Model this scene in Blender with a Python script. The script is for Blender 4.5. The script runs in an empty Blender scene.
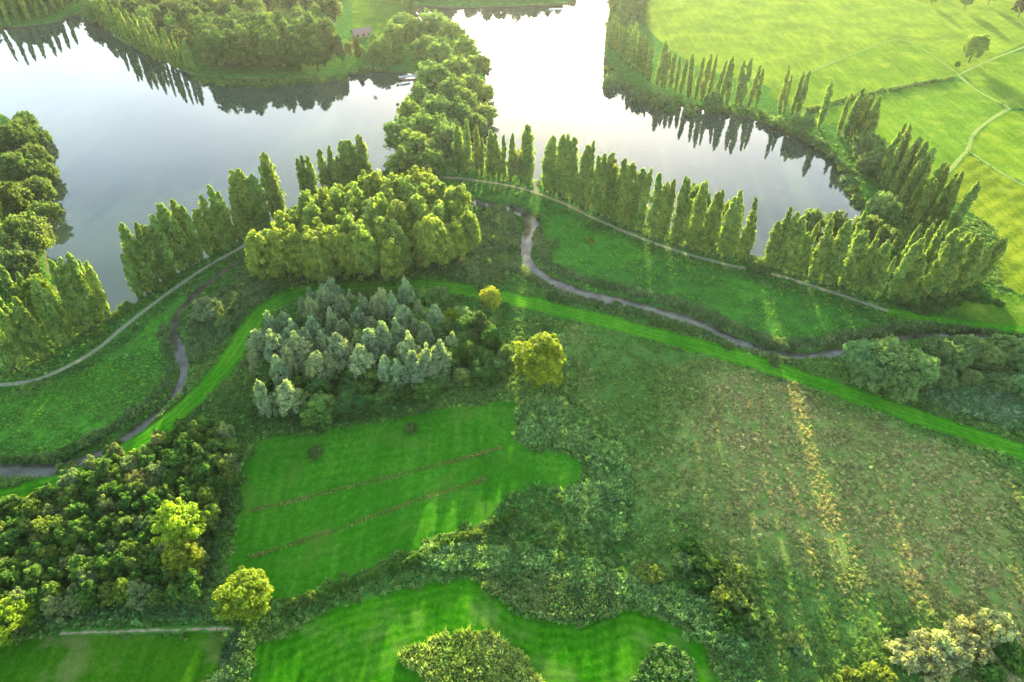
import bpy, math, random
import numpy as np
from mathutils import Vector, Matrix
from mathutils.geometry import delaunay_2d_cdt

# ------------------------------------------------------------------ camera, sky, sun, exposure
SC = bpy.context.scene
COL = SC.collection
CAM_H, PITCH, FPX = 120.0, math.radians(41.0), 683.0
SUN_EL, SUN_AZ = math.radians(8.7), math.radians(5.5)      # azimuth clockwise from +Y

cam_d = bpy.data.cameras.new('camera')
cam_d.sensor_width = 36.0
cam_d.lens = 36.0 * FPX / 1024.0
cam_d.clip_start, cam_d.clip_end = 0.5, 20000.0
cam = bpy.data.objects.new('camera', cam_d)
COL.objects.link(cam)
cam.location = (0, 0, CAM_H)
cam.rotation_euler = (math.pi / 2 - PITCH, 0, 0)
SC.camera = cam

W = bpy.data.worlds.new('World')
SC.world = W
W.use_nodes = True
nt = W.node_tree
nt.nodes.clear()
wo = nt.nodes.new('ShaderNodeOutputWorld')
bg = nt.nodes.new('ShaderNodeBackground')
sky = nt.nodes.new('ShaderNodeTexSky')
sky.sky_type = 'NISHITA'
sky.sun_disc = False
sky.sun_elevation = SUN_EL
sky.sun_rotation = SUN_AZ
sky.air_density, sky.dust_density, sky.ozone_density = 1.0, 1.0, 1.2
# thin, broken evening cloud over the whole sky
tc = nt.nodes.new('ShaderNodeTexCoord')
mp = nt.nodes.new('ShaderNodeMapping')
mp.inputs['Scale'].default_value = (1.0, 1.0, 2.6)
cn = nt.nodes.new('ShaderNodeTexNoise')
cn.inputs['Scale'].default_value = 2.6
cn.inputs['Detail'].default_value = 6.0
cn.inputs['Roughness'].default_value = 0.55
cr = nt.nodes.new('ShaderNodeValToRGB')
cr.color_ramp.elements[0].position = 0.42
cr.color_ramp.elements[0].color = (0.10, 0.10, 0.10, 1)
cr.color_ramp.elements[1].position = 0.68
cr.color_ramp.elements[1].color = (0.75, 0.75, 0.75, 1)
hs = nt.nodes.new('ShaderNodeHueSaturation')
hs.inputs['Saturation'].default_value = 0.62
hs.inputs['Value'].default_value = 1.35
mx = nt.nodes.new('ShaderNodeMixRGB')
nt.links.new(tc.outputs['Generated'], mp.inputs['Vector'])
nt.links.new(mp.outputs['Vector'], cn.inputs['Vector'])
nt.links.new(cn.outputs['Fac'], cr.inputs['Fac'])
nt.links.new(cr.outputs['Color'], mx.inputs['Fac'])
nt.links.new(sky.outputs['Color'], mx.inputs['Color1'])
nt.links.new(sky.outputs['Color'], hs.inputs['Color'])
nt.links.new(hs.outputs['Color'], mx.inputs['Color2'])
nt.links.new(mx.outputs['Color'], bg.inputs['Color'])
nt.links.new(bg.outputs['Background'], wo.inputs['Surface'])
bg.inputs['Strength'].default_value = 0.15

sun_d = bpy.data.lights.new('sun', 'SUN')
sun_d.energy = 4.8
sun_d.angle = math.radians(0.55)
sun_d.color = (1.0, 0.80, 0.44)
sun = bpy.data.objects.new('sun', sun_d)
COL.objects.link(sun)
sdir = Vector((math.sin(SUN_AZ) * math.cos(SUN_EL), math.cos(SUN_AZ) * math.cos(SUN_EL), math.sin(SUN_EL)))
sun.location = sdir * 900
sun.rotation_euler = sdir.to_track_quat('Z', 'Y').to_euler()

vs = SC.view_settings
vs.view_transform = 'Standard'
vs.look = 'None'
vs.gamma = 1.0
vs.use_curve_mapping = False
vs.exposure = 3.2
SC.cycles.max_bounces = 6
SC.cycles.diffuse_bounces = 3
SC.cycles.transmission_bounces = 4
SC.cycles.glossy_bounces = 3
SC.cycles.volume_bounces = 0
SC.cycles.sample_clamp_indirect = 6.0
SC.cycles.denoising_prefilter = 'NONE'

HAZE_DENSITY = 0.00003
rng = np.random.default_rng(7)
random.seed(7)


# ------------------------------------------------------------------ ground co-ordinates
def g(px, py, z=0.0):
    """world (x, y) of the point at height z seen at this place in the photograph"""
    a, b = (px - 512) / FPX, (341 - py) / FPX
    cp, sp = math.cos(PITCH), math.sin(PITCH)
    t = (z - CAM_H) / (-sp + b * cp)
    return (a * t, (cp + b * sp) * t)


def G(pts, z=0.0):
    return np.array([g(p[0], p[1], z) for p in pts])


def catmull(P, closed, step=1.5):
    P = np.asarray(P, float)
    n = len(P)
    out = []
    rngi = range(n) if closed else range(n - 1)
    for i in rngi:
        if closed:
            a, b, c, d = P[(i - 1) % n], P[i], P[(i + 1) % n], P[(i + 2) % n]
        else:
            a, b, c, d = P[max(i - 1, 0)], P[i], P[i + 1], P[min(i + 2, n - 1)]
        k = max(1, int(np.linalg.norm(c - b) / step))
        for j in range(k):
            t = j / k
            out.append(0.5 * ((2 * b) + (-a + c) * t + (2 * a - 5 * b + 4 * c - d) * t * t + (-a + 3 * b - 3 * c + d) * t ** 3))
    if not closed:
        out.append(P[-1])
    return np.array(out)


def sdf_poly(Q, poly):
    """signed distance, negative inside; Q (n,2)"""
    d = np.full(len(Q), 1e9)
    inside = np.zeros(len(Q), bool)
    m = len(poly)
    for i in range(m):
        a, b = poly[i], poly[(i + 1) % m]
        ab = b - a
        t = np.clip(((Q - a) @ ab) / max(ab @ ab, 1e-9), 0, 1)
        d = np.minimum(d, np.hypot(Q[:, 0] - a[0] - t * ab[0], Q[:, 1] - a[1] - t * ab[1]))
        c = ((a[1] > Q[:, 1]) != (b[1] > Q[:, 1]))
        if abs(ab[1]) > 1e-9:
            inside ^= c & (Q[:, 0] < ab[0] * (Q[:, 1] - a[1]) / ab[1] + a[0])
    return np.where(inside, -d, d)


def dist_line(Q, line):
    d = np.full(len(Q), 1e9)
    for i in range(len(line) - 1):
        a, b = line[i], line[i + 1]
        ab = b - a
        t = np.clip(((Q - a) @ ab) / max(ab @ ab, 1e-9), 0, 1)
        d = np.minimum(d, np.hypot(Q[:, 0] - a[0] - t * ab[0], Q[:, 1] - a[1] - t * ab[1]))
    return d


def fast(fn, Q, shape, pad):
    """evaluate a distance function only near the shape; far away is just 'far'"""
    lo, hi = shape.min(0) - pad, shape.max(0) + pad
    m = (Q[:, 0] > lo[0]) & (Q[:, 0] < hi[0]) & (Q[:, 1] > lo[1]) & (Q[:, 1] < hi[1])
    out = np.full(len(Q), 1e3)
    if m.any():
        out[m] = fn(Q[m], shape)
    return out


def vnoise(Q, scale, seed):
    """cheap smooth value noise in [0,1]"""
    r = np.random.default_rng(seed)
    tab = r.random((256, 256))
    u = Q / scale + 1000.0
    i = np.floor(u).astype(int)
    f = u - i
    f = f * f * (3 - 2 * f)
    i0, j0, i1, j1 = i[:, 0] % 256, i[:, 1] % 256, (i[:, 0] + 1) % 256, (i[:, 1] + 1) % 256
    a = tab[i0, j0] * (1 - f[:, 0]) + tab[i1, j0] * f[:, 0]
    b = tab[i0, j1] * (1 - f[:, 0]) + tab[i1, j1] * f[:, 0]
    return a * (1 - f[:, 1]) + b * f[:, 1]


def fbm(Q, scale, seed, n=4):
    s, amp, tot = np.zeros(len(Q)), 1.0, 0.0
    for k in range(n):
        s += amp * vnoise(Q, scale / 2 ** k, seed + k)
        tot += amp
        amp *= 0.55
    return s / tot


# ------------------------------------------------------------------ layout lines (read off the photograph, laid on the ground)
LAKE_L = catmull(G([(-190, 30), (-60, 30), (40, 24), (75, 14), (95, 20), (118, 40), (160, 60), (200, 76), (260, 79), (330, 77),
                    (380, 71), (412, 73), (416, 84), (398, 104), (394, 130), (388, 160), (372, 182), (300, 207), (240, 238),
                    (190, 262), (150, 286), (122, 305), (100, 308), (70, 296), (52, 262), (48, 200), (30, 150), (6, 112), (-60, 104), (-190, 110)]), True, 2.5)
LAKE_R = catmull(G([(412, 6), (470, 7), (540, 4), (575, 0), (582, -22), (606, -22), (608, 5), (602, 45), (612, 70), (645, 98), (700, 108), (745, 117),
                    (772, 126), (806, 142), (832, 160), (846, 182), (858, 202), (850, 222), (815, 240), (770, 254), (720, 240), (650, 218), (600, 198),
                    (555, 180), (520, 172), (485, 160), (474, 135), (484, 105), (488, 75), (478, 45), (452, 26), (418, 18)]), True, 2.5)
STREAM = catmull(G([(-60, 478), (0, 470), (62, 466), (125, 436), (152, 415), (172, 396), (183, 372), (179, 350), (173, 330), (178, 311), (205, 284),
                    (240, 260), (300, 226), (380, 199), (440, 192), (482, 203), (520, 210), (532, 222), (526, 240), (529, 262), (546, 276), (582, 292),
                    (640, 305), (700, 322), (740, 341), (790, 354), (850, 349), (905, 336), (960, 333), (1024, 338), (1120, 350)]), False, 2.0)
PATH = catmull(G([(-60, 384), (0, 385), (42, 378), (90, 354), (130, 322), (170, 292), (210, 265), (255, 240), (310, 211), (380, 184), (440, 178),
                  (480, 181), (520, 188), (560, 202), (600, 221), (660, 245), (720, 263), (780, 276), (840, 295), (890, 312)]), False, 2.0)
SPUR = catmull(G([(537, 194), (535, 184), (536, 172)]), False, 1.5)
GTRACK = catmull(G([(-60, 516), (0, 498), (60, 481), (120, 454), (178, 414), (226, 365), (250, 327), (272, 305), (312, 291), (380, 285), (440, 287),
                    (500, 297), (560, 310), (640, 331), (720, 352), (800, 377), (900, 411), (960, 431), (1024, 452), (1110, 480)]), False, 2.0)
GTRACK2 = catmull(G([(886, 311), (920, 318), (960, 323), (1024, 329), (1110, 338)]), False, 2.0)
FIELD_A = catmull(G([(246, 455), (266, 440), (330, 430), (420, 413), (498, 402), (521, 406), (515, 436), (532, 449), (570, 455), (583, 470), (573, 485),
                     (540, 490), (506, 501), (480, 525), (440, 540), (390, 560), (340, 580), (300, 598), (256, 596), (228, 574), (232, 540), (240, 492)]), True, 1.2)
FIELD_B = catmull(G([(262, 640), (300, 624), (335, 608), (400, 590), (455, 579), (488, 585), (508, 605), (532, 617), (580, 622), (622, 608), (662, 620),
                     (700, 642), (716, 668), (722, 720), (640, 780), (400, 780), (250, 740), (250, 690)]), True, 1.2)
ISLAND = catmull(G([(399, 660), (422, 642), (452, 630), (478, 629), (500, 638), (520, 655), (540, 682), (545, 720), (470, 740), (440, 690)]), True, 1.0)
ISLAND2 = catmull(G([(628, 690), (640, 668), (662, 645), (684, 655), (698, 690), (690, 730), (640, 730)]), True, 1.0)
FIELD_C = catmull(G([(-80, 640), (60, 637), (226, 634), (232, 642), (218, 668), (196, 720), (150, 800), (-80, 800)]), True, 1.2)
DIRT = catmull(G([(60, 634), (110, 632), (170, 630), (234, 629)]), False, 1.2)
HAY1 = catmull(G([(248, 512), (330, 492), (420, 470), (503, 448)]), False, 1.2)
HAY2 = catmull(G([(246, 558), (330, 532), (420, 500), (486, 480)]), False, 1.2)
FF = {
    'a': G([(625, -60), (645, 6), (655, 34), (700, 66), (764, 84), (780, 84), (862, 50), (900, 40), (945, 20), (990, -60)]),
    'b': G([(780, 87), (862, 53), (905, 42), (935, 50), (962, 70), (955, 76), (880, 90), (835, 100), (806, 106), (776, 98)]),
    'c': G([(1000, -60), (950, 18), (907, 40), (938, 48), (966, 68), (1024, 42), (1130, 8), (1200, -60)]),
    'd': G([(812, 118), (868, 98), (953, 82), (1000, 110), (980, 127), (966, 141), (958, 166), (940, 182), (918, 168), (890, 142), (852, 124)]),
    'e': G([(964, 76), (1024, 52), (1130, 30), (1130, 128), (1024, 108), (1008, 104)]),
    'f': G([(1010, 112), (1130, 132), (1130, 226), (1024, 182), (972, 151), (976, 140), (990, 128)]),
    'h': G([(944, 186), (962, 170), (968, 156), (1024, 188), (1130, 234), (1130, 330), (1016, 290), (1000, 268), (1002, 236), (965, 205)]),
    'k': G([(950, 304), (1010, 296), (1130, 336), (1130, 352), (1024, 325), (962, 316)]),
    'm': G([(330, -40), (352, 0), (356, 30), (372, 34), (394, 24), (392, -40)]),
}
FF = {k: catmull(v, True, 3.0) for k, v in FF.items()}
FARM = [catmull(G(p), False, 2.5) for p in (
    [(1130, 4), (1024, 47), (990, 60), (958, 75)],
    [(958, 75), (976, 90), (1010, 108)],
    [(1010, 108), (990, 120), (973, 135), (967, 150), (942, 178)],
    [(967, 150), (1024, 186), (1130, 232)],
    [(776, 88), (862, 51), (905, 41), (958, 74)],
)]

# ------------------------------------------------------------------ terrain
H_WATER, H_STREAM = -0.9, -0.75


def smooth(e0, e1, x):
    t = np.clip((x - e0) / (e1 - e0), 0, 1)
    return t * t * (3 - 2 * t)


def height(Q):
    Q = np.atleast_2d(np.asarray(Q, float))
    h = 0.45 * (fbm(Q, 26.0, 11, 3) - 0.5)
    s = np.minimum(fast(sdf_poly, Q, LAKE_L, 14), fast(sdf_poly, Q, LAKE_R, 14)) + 1.2 * (fbm(Q, 9.0, 31, 3) - 0.5)
    wob = 2.0 * (fbm(Q, 6.0, 41, 3) - 0.5) - 0.35 * (1 - smooth(-40, 0, Q[:, 0]))
    ds = fast(dist_line, Q, STREAM, 14) + wob - 0.9 * (fbm(Q, 60.0, 51, 1) - 0.4) * 2
    k = 1 - smooth(-1.0, 3.0, s)
    h = h * (1 - k) + (-2.4) * k
    k = 1 - smooth(0.45, 2.1, ds)
    h = h * (1 - k) + (-1.9) * k
    return h


def axis(lo, hi, step, far, lo2=None):
    core = list(np.arange(lo, hi + step * 0.5, step))
    out, s, v = [], step, core[-1]
    while v < far:
        s *= 1.35
        v += s
        out.append(v)
    neg, s, v = [], step, core[0]
    while v > -far:
        s *= 1.35
        v -= s
        neg.append(v)
    return np.array(neg[::-1] + core + out)


def new_mesh(name, V, F, smooth_shade=False):
    V = np.asarray(V, np.float32)
    F = np.asarray(F, np.int32)
    me = bpy.data.meshes.new(name)
    k = F.shape[1]
    me.vertices.add(len(V))
    me.vertices.foreach_set('co', V.ravel())
    me.loops.add(F.size)
    me.loops.foreach_set('vertex_index', F.ravel())
    me.polygons.add(len(F))
    me.polygons.foreach_set('loop_start', np.arange(0, F.size, k, dtype=np.int32))
    me.polygons.foreach_set('use_smooth', np.full(len(F), smooth_shade))
    me.update(calc_edges=True)
    return me


def obj(name, me, mat=None, parent=None, **props):
    o = bpy.data.objects.new(name, me)
    COL.objects.link(o)
    if parent is not None:
        o.parent = parent
    if mat is not None and me is not None and not me.materials:
        me.materials.append(mat)
    for k, v in props.items():
        o[k] = v
    return o


# ------------------------------------------------------------------ materials
class Mat:
    def __init__(self, name):
        self.m = bpy.data.materials.new(name)
        self.m.use_nodes = True
        self.t = self.m.node_tree
        self.t.nodes.clear()
        self.out = self.n('ShaderNodeOutputMaterial')

    def n(self, typ, **kw):
        nd = self.t.nodes.new(typ)
        for k, v in kw.items():
            setattr(nd, k, v)
        return nd

    def l(self, a, b):
        self.t.links.new(a, b)

    def pos(self, sx=1, sy=1, sz=1, rot=0):
        gm = self.n('ShaderNodeNewGeometry')
        mpn = self.n('ShaderNodeMapping')
        mpn.inputs['Scale'].default_value = (sx, sy, sz)
        mpn.inputs['Rotation'].default_value = (0, 0, rot)
        self.l(gm.outputs['Position'], mpn.inputs['Vector'])
        return mpn.outputs['Vector']

    def noise(self, scale, detail=4, rough=0.55, vec=None):
        nn = self.n('ShaderNodeTexNoise')
        nn.inputs['Scale'].default_value = scale
        nn.inputs['Detail'].default_value = detail
        nn.inputs['Roughness'].default_value = rough
        self.l(vec if vec is not None else self.pos(), nn.inputs['Vector'])
        return nn.outputs['Fac']

    def ramp(self, fac, stops):
        r = self.n('ShaderNodeValToRGB')
        e = r.color_ramp.elements
        while len(e) < len(stops):
            e.new(0.5)
        for el, (p, c) in zip(e, stops):
            el.position = p
            el.color = (*c, 1) if len(c) == 3 else c
        self.l(fac, r.inputs['Fac'])
        return r.outputs['Color']

    def mix(self, fac, a, b, mode='MIX'):
        m = self.n('ShaderNodeMixRGB', blend_type=mode)
        for s, v in (('Fac', fac), ('Color1', a), ('Color2', b)):
            if isinstance(v, (int, float)):
                m.inputs[s].default_value = v
            elif isinstance(v, tuple):
                m.inputs[s].default_value = (*v, 1)
            else:
                self.l(v, m.inputs[s])
        return m.outputs['Color']

    def math(self, op, a, b=None, c=None):
        m = self.n('ShaderNodeMath', operation=op)
        for i, v in enumerate((a, b, c)):
            if v is None:
                continue
            if isinstance(v, (int, float)):
                m.inputs[i].default_value = v
            else:
                self.l(v, m.inputs[i])
        return m.outputs[0]

    def attr(self, name, typ='GEOMETRY'):
        return self.n('ShaderNodeAttribute', attribute_name=name, attribute_type=typ)

    def bump(self, h, strength, dist):
        b = self.n('ShaderNodeBump')
        b.inputs['Strength'].default_value = strength
        b.inputs['Distance'].default_value = dist
        self.l(h, b.inputs['Height'])
        return b.outputs['Normal']

    def principled(self, color, rough=0.9, normal=None, spec=0.15):
        p = self.n('ShaderNodeBsdfPrincipled')
        if isinstance(color, tuple):
            p.inputs['Base Color'].default_value = (*color, 1)
        else:
            self.l(color, p.inputs['Base Color'])
        if isinstance(rough, (int, float)):
            p.inputs['Roughness'].default_value = rough
        else:
            self.l(rough, p.inputs['Roughness'])
        p.inputs['Specular IOR Level'].default_value = spec
        if normal is not None:
            self.l(normal, p.inputs['Normal'])
        self.l(p.outputs[0], self.out.inputs['Surface'])
        return p


def leafy(name, tint_from, transl=0.45):
    """foliage: reflects and lets light through; colour comes from each plant"""
    m = Mat(name)
    if tint_from == 'object':
        base = m.n('ShaderNodeObjectInfo').outputs['Color']
    else:
        base = m.attr('col', 'INSTANCER').outputs['Color']
    t = m.attr('tint').outputs['Fac']
    v = m.math('ADD', m.math('MULTIPLY', t, 0.9), 0.55)
    hsv = m.n('ShaderNodeHueSaturation')
    m.l(m.math('ADD', m.math('MULTIPLY', t, -0.05), 0.525), hsv.inputs['Hue'])
    m.l(v, hsv.inputs['Value'])
    m.l(base, hsv.inputs['Color'])
    d = m.n('ShaderNodeBsdfPrincipled')
    m.l(hsv.outputs['Color'], d.inputs['Base Color'])
    d.inputs['Roughness'].default_value = 0.62
    d.inputs['Specular IOR Level'].default_value = 0.12
    tr = m.n('ShaderNodeBsdfTranslucent')
    m.l(m.mix(1.0, hsv.outputs['Color'], (1.35, 1.40, 0.42), 'MULTIPLY'), tr.inputs['Color'])
    mixn = m.n('ShaderNodeMixShader')
    mixn.inputs[0].default_value = transl
    m.l(d.outputs[0], mixn.inputs[1])
    m.l(tr.outputs[0], mixn.inputs[2])
    m.l(mixn.outputs[0], m.out.inputs['Surface'])
    return m.m


LEAF = leafy('foliage', 'object', 0.48)
HERB = leafy('herbage', 'inst', 0.40)


def bark():
    m = Mat('bark')
    c = m.ramp(m.noise(3.0, 5), [(0.3, (0.035, 0.032, 0.02)), (0.7, (0.085, 0.078, 0.05))])
    m.principled(c, 0.95, m.bump(m.noise(9.0, 5), 0.6, 0.05))
    return m.m


BARK = bark()


def ground_mat():
    m = Mat('rough_grassland')
    n1 = m.noise(0.05, 5)
    n2 = m.noise(0.35, 6, 0.65)
    n3 = m.noise(1.6, 5, 0.7)
    green = m.ramp(n2, [(0.30, (0.012, 0.045, 0.009)), (0.5, (0.028, 0.092, 0.014)), (0.72, (0.055, 0.145, 0.022))])
    lush = m.ramp(n2, [(0.30, (0.020, 0.090, 0.010)), (0.52, (0.042, 0.155, 0.014)), (0.74, (0.08, 0.22, 0.024))])
    dry = m.ramp(n2, [(0.28, (0.045, 0.105, 0.016)), (0.46, (0.09, 0.145, 0.030)), (0.62, (0.15, 0.165, 0.048)), (0.80, (0.22, 0.205, 0.08))])
    soil = m.ramp(n3, [(0.3, (0.035, 0.028, 0.018)), (0.7, (0.085, 0.065, 0.04))])
    c = m.mix(m.attr('lush').outputs['Fac'], green, lush)
    c = m.mix(m.attr('dry').outputs['Fac'], c, dry)
    c = m.mix(m.attr('mud').outputs['Fac'], c, soil)
    h = m.math('ADD', m.math('MULTIPLY', n2, 0.7), m.math('MULTIPLY', n3, 0.4))
    m.principled(c, 1.0, m.bump(h, 0.9, 0.5), 0.0)
    return m.m


def field_mat(name, c0, c1, c2, rot=0.0, period=3.0, furrow=0.25, wild=1.6, patch=(0.10, 0.13, 0.03), patch_amt=0.0, concentric=False, bump=0.12):
    m = Mat(name)
    n1 = m.noise(0.06, 5)
    n2 = m.noise(0.9, 6, 0.65)
    fine = m.noise(3.5, 4, 0.7)
    if concentric:
        d = m.attr('edge').outputs['Fac']
        w = m.math('SINE', m.math('MULTIPLY', m.math('ADD', d, m.math('MULTIPLY', n1, 1.2)), 6.283 / period))
    else:
        wv = m.n('ShaderNodeTexWave', wave_type='BANDS', bands_direction='X')
        wv.inputs['Scale'].default_value = 0.314 * 1.0 / period * 1.0
        wv.inputs['Distortion'].default_value = wild
        wv.inputs['Detail'].default_value = 3.0
        wv.inputs['Detail Scale'].default_value = 0.3
        m.l(m.pos(rot=rot), wv.inputs['Vector'])
        w = m.math('SUBTRACT', m.math('MULTIPLY', wv.outputs['Fac'], 2.0), 1.0)
    streak = m.noise(0.5, 5, 0.6, m.pos(1.0, 0.07, 1.0, rot=rot))
    f = m.math('ADD', m.math('MULTIPLY', n1, 0.36), m.math('MULTIPLY', n2, 0.40))
    f = m.math('ADD', f, m.math('MULTIPLY', streak, 0.25))
    f = m.math('ADD', f, m.math('MULTIPLY', w, 0.028 * furrow))
    c = m.ramp(f, [(0.40, c0), (0.5, c1), (0.60, c2)])
    if patch_amt:
        pm = m.ramp(m.noise(0.11, 5, 0.6), [(0.52, (0, 0, 0)), (0.70, (patch_amt,) * 3)])
        c = m.mix(pm, c, patch)
    c = m.mix(m.ramp(fine, [(0.35, (0, 0, 0)), (0.7, (0.8, 0.8, 0.8))]), c, m.mix(1.0, c, (0.55, 0.6, 0.5), 'MULTIPLY'))
    h = m.math('ADD', m.math('MULTIPLY', n2, 0.8), m.math('MULTIPLY', fine, 0.5))
    h = m.math('ADD', h, m.math('MULTIPLY', w, 0.10 * furrow))
    m.principled(c, 1.0, m.bump(h, 0.8, bump), 0.0)
    return m.m


def water_mat(name, body, rough, ripple, rscale, silt=None):
    m = Mat(name)
    n = m.noise(rscale, 3, 0.5)
    c = m.ramp(m.noise(0.03 if silt is None else 0.25, 4), [(0.38, body), (0.62, tuple(v * 0.8 for v in body) if silt is None else silt)])
    p = m.principled(c, rough, m.bump(n, ripple, 0.02), 0.36)
    p.inputs['IOR'].default_value = 1.34
    return m.m


def gravel_mat(name, a, b, c, grassy=0.0):
    m = Mat(name)
    n = m.noise(1.2, 6, 0.7)
    col = m.ramp(n, [(0.3, a), (0.5, b), (0.7, c)])
    d = m.attr('edge').outputs['Fac']          # distance in from the verge: grass creeps over it
    f = m.math('ADD', m.math('MULTIPLY_ADD', m.noise(0.55, 6, 0.75), 1.7, grassy), m.math('MULTIPLY', d, -1.0))
    gm = m.ramp(f, [(0.42, (0, 0, 0)), (0.66, (1, 1, 1))])
    col = m.mix(gm, col, (0.05, 0.12, 0.018))
    m.principled(col, 0.95, m.bump(m.noise(6.0, 4, 0.7), 0.5, 0.05), 0.0)
    return m.m


# ------------------------------------------------------------------ the ground sheet
xs = axis(-335, 335, 1.05, 4000)
ys = axis(30, 480, 0.95, 4000)
XX, YY = np.meshgrid(xs, ys)
Q = np.stack([XX.ravel(), YY.ravel()], 1)
inner = (np.abs(Q[:, 0]) < 345) & (Q[:, 1] > 20) & (Q[:, 1] < 500)
Z = np.zeros(len(Q))
Z[inner] = height(Q[inner])
nx, ny = len(xs), len(ys)
ii, jj = np.meshgrid(np.arange(nx - 1), np.arange(ny - 1))
i0 = (jj * nx + ii).ravel()
Zg = Z.reshape(ny, nx)


def height(Qp):
    """height of the built ground sheet"""
    Qp = np.atleast_2d(np.asarray(Qp, float))
    i = np.clip(np.searchsorted(xs, Qp[:, 0]) - 1, 0, nx - 2)
    j = np.clip(np.searchsorted(ys, Qp[:, 1]) - 1, 0, ny - 2)
    u = (Qp[:, 0] - xs[i]) / (xs[i + 1] - xs[i])
    v = (Qp[:, 1] - ys[j]) / (ys[j + 1] - ys[j])
    return (Zg[j, i] * (1 - u) + Zg[j, i + 1] * u) * (1 - v) + (Zg[j + 1, i] * (1 - u) + Zg[j + 1, i + 1] * u) * v


gm_ = new_mesh('ground', np.column_stack([Q, Z]), np.column_stack([i0, i0 + 1, i0 + nx + 1, i0 + nx]), True)

DRY = catmull(G([(560, 335), (640, 345), (720, 365), (800, 392), (900, 428), (1000, 462), (1100, 500), (1120, 800), (760, 800), (770, 660),
                 (720, 590), (640, 560), (625, 500), (620, 440), (575, 400)]), True, 3)
LUSH_R = catmull(G([(540, 225), (560, 215), (620, 240), (700, 268), (780, 290), (870, 318), (830, 338), (770, 340), (700, 312), (600, 288), (545, 262)]), True, 3)
LUSH_L = catmull(G([(-60, 395), (30, 390), (100, 360), (150, 322), (185, 300), (168, 330), (170, 370), (150, 405), (70, 455), (-60, 462)]), True, 3)


def soft(poly, w, amp, seed, P):
    out = np.zeros(len(P))
    s = fast(sdf_poly, P, poly, 20) + amp * (fbm(P, 12.0, seed, 4) - 0.5)
    out = 1 - smooth(-w, w, s)
    return out


def add_attr(me, name, vals):
    a = me.attributes.new(name, 'FLOAT', 'POINT')
    a.data.foreach_set('value', np.asarray(vals, np.float32))


Qi = Q[inner]
for nm, vals in (('dry', soft(DRY, 3.0, 14.0, 61, Qi) * (0.25 + 0.75 * smooth(0.34, 0.60, fbm(Qi, 30.0, 171, 5)))),
                 ('lush', np.maximum(soft(LUSH_R, 2.0, 8.0, 62, Qi), soft(LUSH_L, 2.0, 8.0, 63, Qi)) * smooth(0.25, 0.6, fbm(Qi, 10.0, 67, 4))),
                 ('mud', 1 - smooth(-0.75, -0.35, Z[inner] + 0.25 * (fbm(Qi, 3.0, 68, 2) - 0.5)))):
    full = np.zeros(len(Q))
    full[inner] = vals
    add_attr(gm_, nm, full)
obj('ground', gm_, ground_mat(), kind='structure', label='rough green grassland stretching over the whole valley floor', category='ground')


# ------------------------------------------------------------------ sheets laid on the ground
def jitter(poly, amp, seed):
    return poly + amp * np.column_stack([fbm(poly, 3.0, seed, 3) - 0.5, fbm(poly, 3.0, seed + 9, 3) - 0.5]) * 2


def sheet(name, poly, mat, lift=0.06, cell=1.6, flat=None, amp=0.5, seed=1, **props):
    poly = jitter(poly, amp, seed)
    lo, hi = poly.min(0), poly.max(0)
    gx, gy = np.meshgrid(np.arange(lo[0], hi[0], cell), np.arange(lo[1], hi[1], cell))
    P = np.stack([gx.ravel(), gy.ravel()], 1) + rng.normal(0, 0.05, (gx.size, 2))
    P = P[sdf_poly(P, poly) < -0.5 * cell]
    pts = [Vector(p) for p in poly] + [Vector(p) for p in P]
    V, _, F, *_ = delaunay_2d_cdt(pts, [], [list(range(len(poly)))], 1, 1e-5)
    V = np.array([tuple(v) for v in V])
    z = np.full(len(V), flat) if flat is not None else height(V) + lift
    me = new_mesh(name, np.column_stack([V, z]), np.array([f for f in F if len(f) == 3]), True)
    add_attr(me, 'edge', -np.minimum(sdf_poly(V, poly), 0))
    return obj(name, me, mat, kind='structure', **props)


def ribbon(name, line, width, mat, lift=0.08, amp=0.3, seed=1, crosses=7, **props):
    t = np.gradient(line, axis=0)
    t /= np.linalg.norm(t, axis=1)[:, None] + 1e-9
    nrm = np.column_stack([-t[:, 1], t[:, 0]])
    wl = width * 0.5 + amp * (fbm(line, 3.0, seed, 3) - 0.5) * 2
    wr = width * 0.5 + amp * (fbm(line, 3.0, seed + 5, 3) - 0.5) * 2
    u = np.linspace(-1, 1, crosses)
    V, E = [], []
    for k in u:
        off = np.where(k < 0, k * wl, k * wr)
        V.append(line + nrm * off[:, None])
        E.append(np.full(len(line), (1 - abs(k)) * width * 0.5))
    V = np.stack(V, 1).reshape(-1, 2)
    E = np.stack(E, 1).ravel()
    n = len(line)
    a, b = np.meshgrid(np.arange(n - 1), np.arange(crosses - 1), indexing='ij')
    q = (a * crosses + b).ravel()
    F = np.column_stack([q, q + crosses, q + crosses + 1, q + 1])
    me = new_mesh(name, np.column_stack([V, height(V) + lift]), F, True)
    add_attr(me, 'edge', E)
    return obj(name, me, mat, kind='structure', **props)


M_LAKE = water_mat('lake_water', (0.022, 0.038, 0.023), 0.04, 0.035, 1.1)
M_STREAM = water_mat('stream_water', (0.022, 0.020, 0.012), 0.05, 0.30, 1.3, (0.070, 0.072, 0.042))


def grow(poly, d):
    t = np.roll(poly, -1, 0) - np.roll(poly, 1, 0)
    t /= np.linalg.norm(t, axis=1)[:, None] + 1e-9
    nrm = np.column_stack([t[:, 1], -t[:, 0]])
    area = np.sum(poly[:, 0] * np.roll(poly[:, 1], -1) - np.roll(poly[:, 0], -1) * poly[:, 1])
    return poly + nrm * d * (1 if area > 0 else -1)


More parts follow.
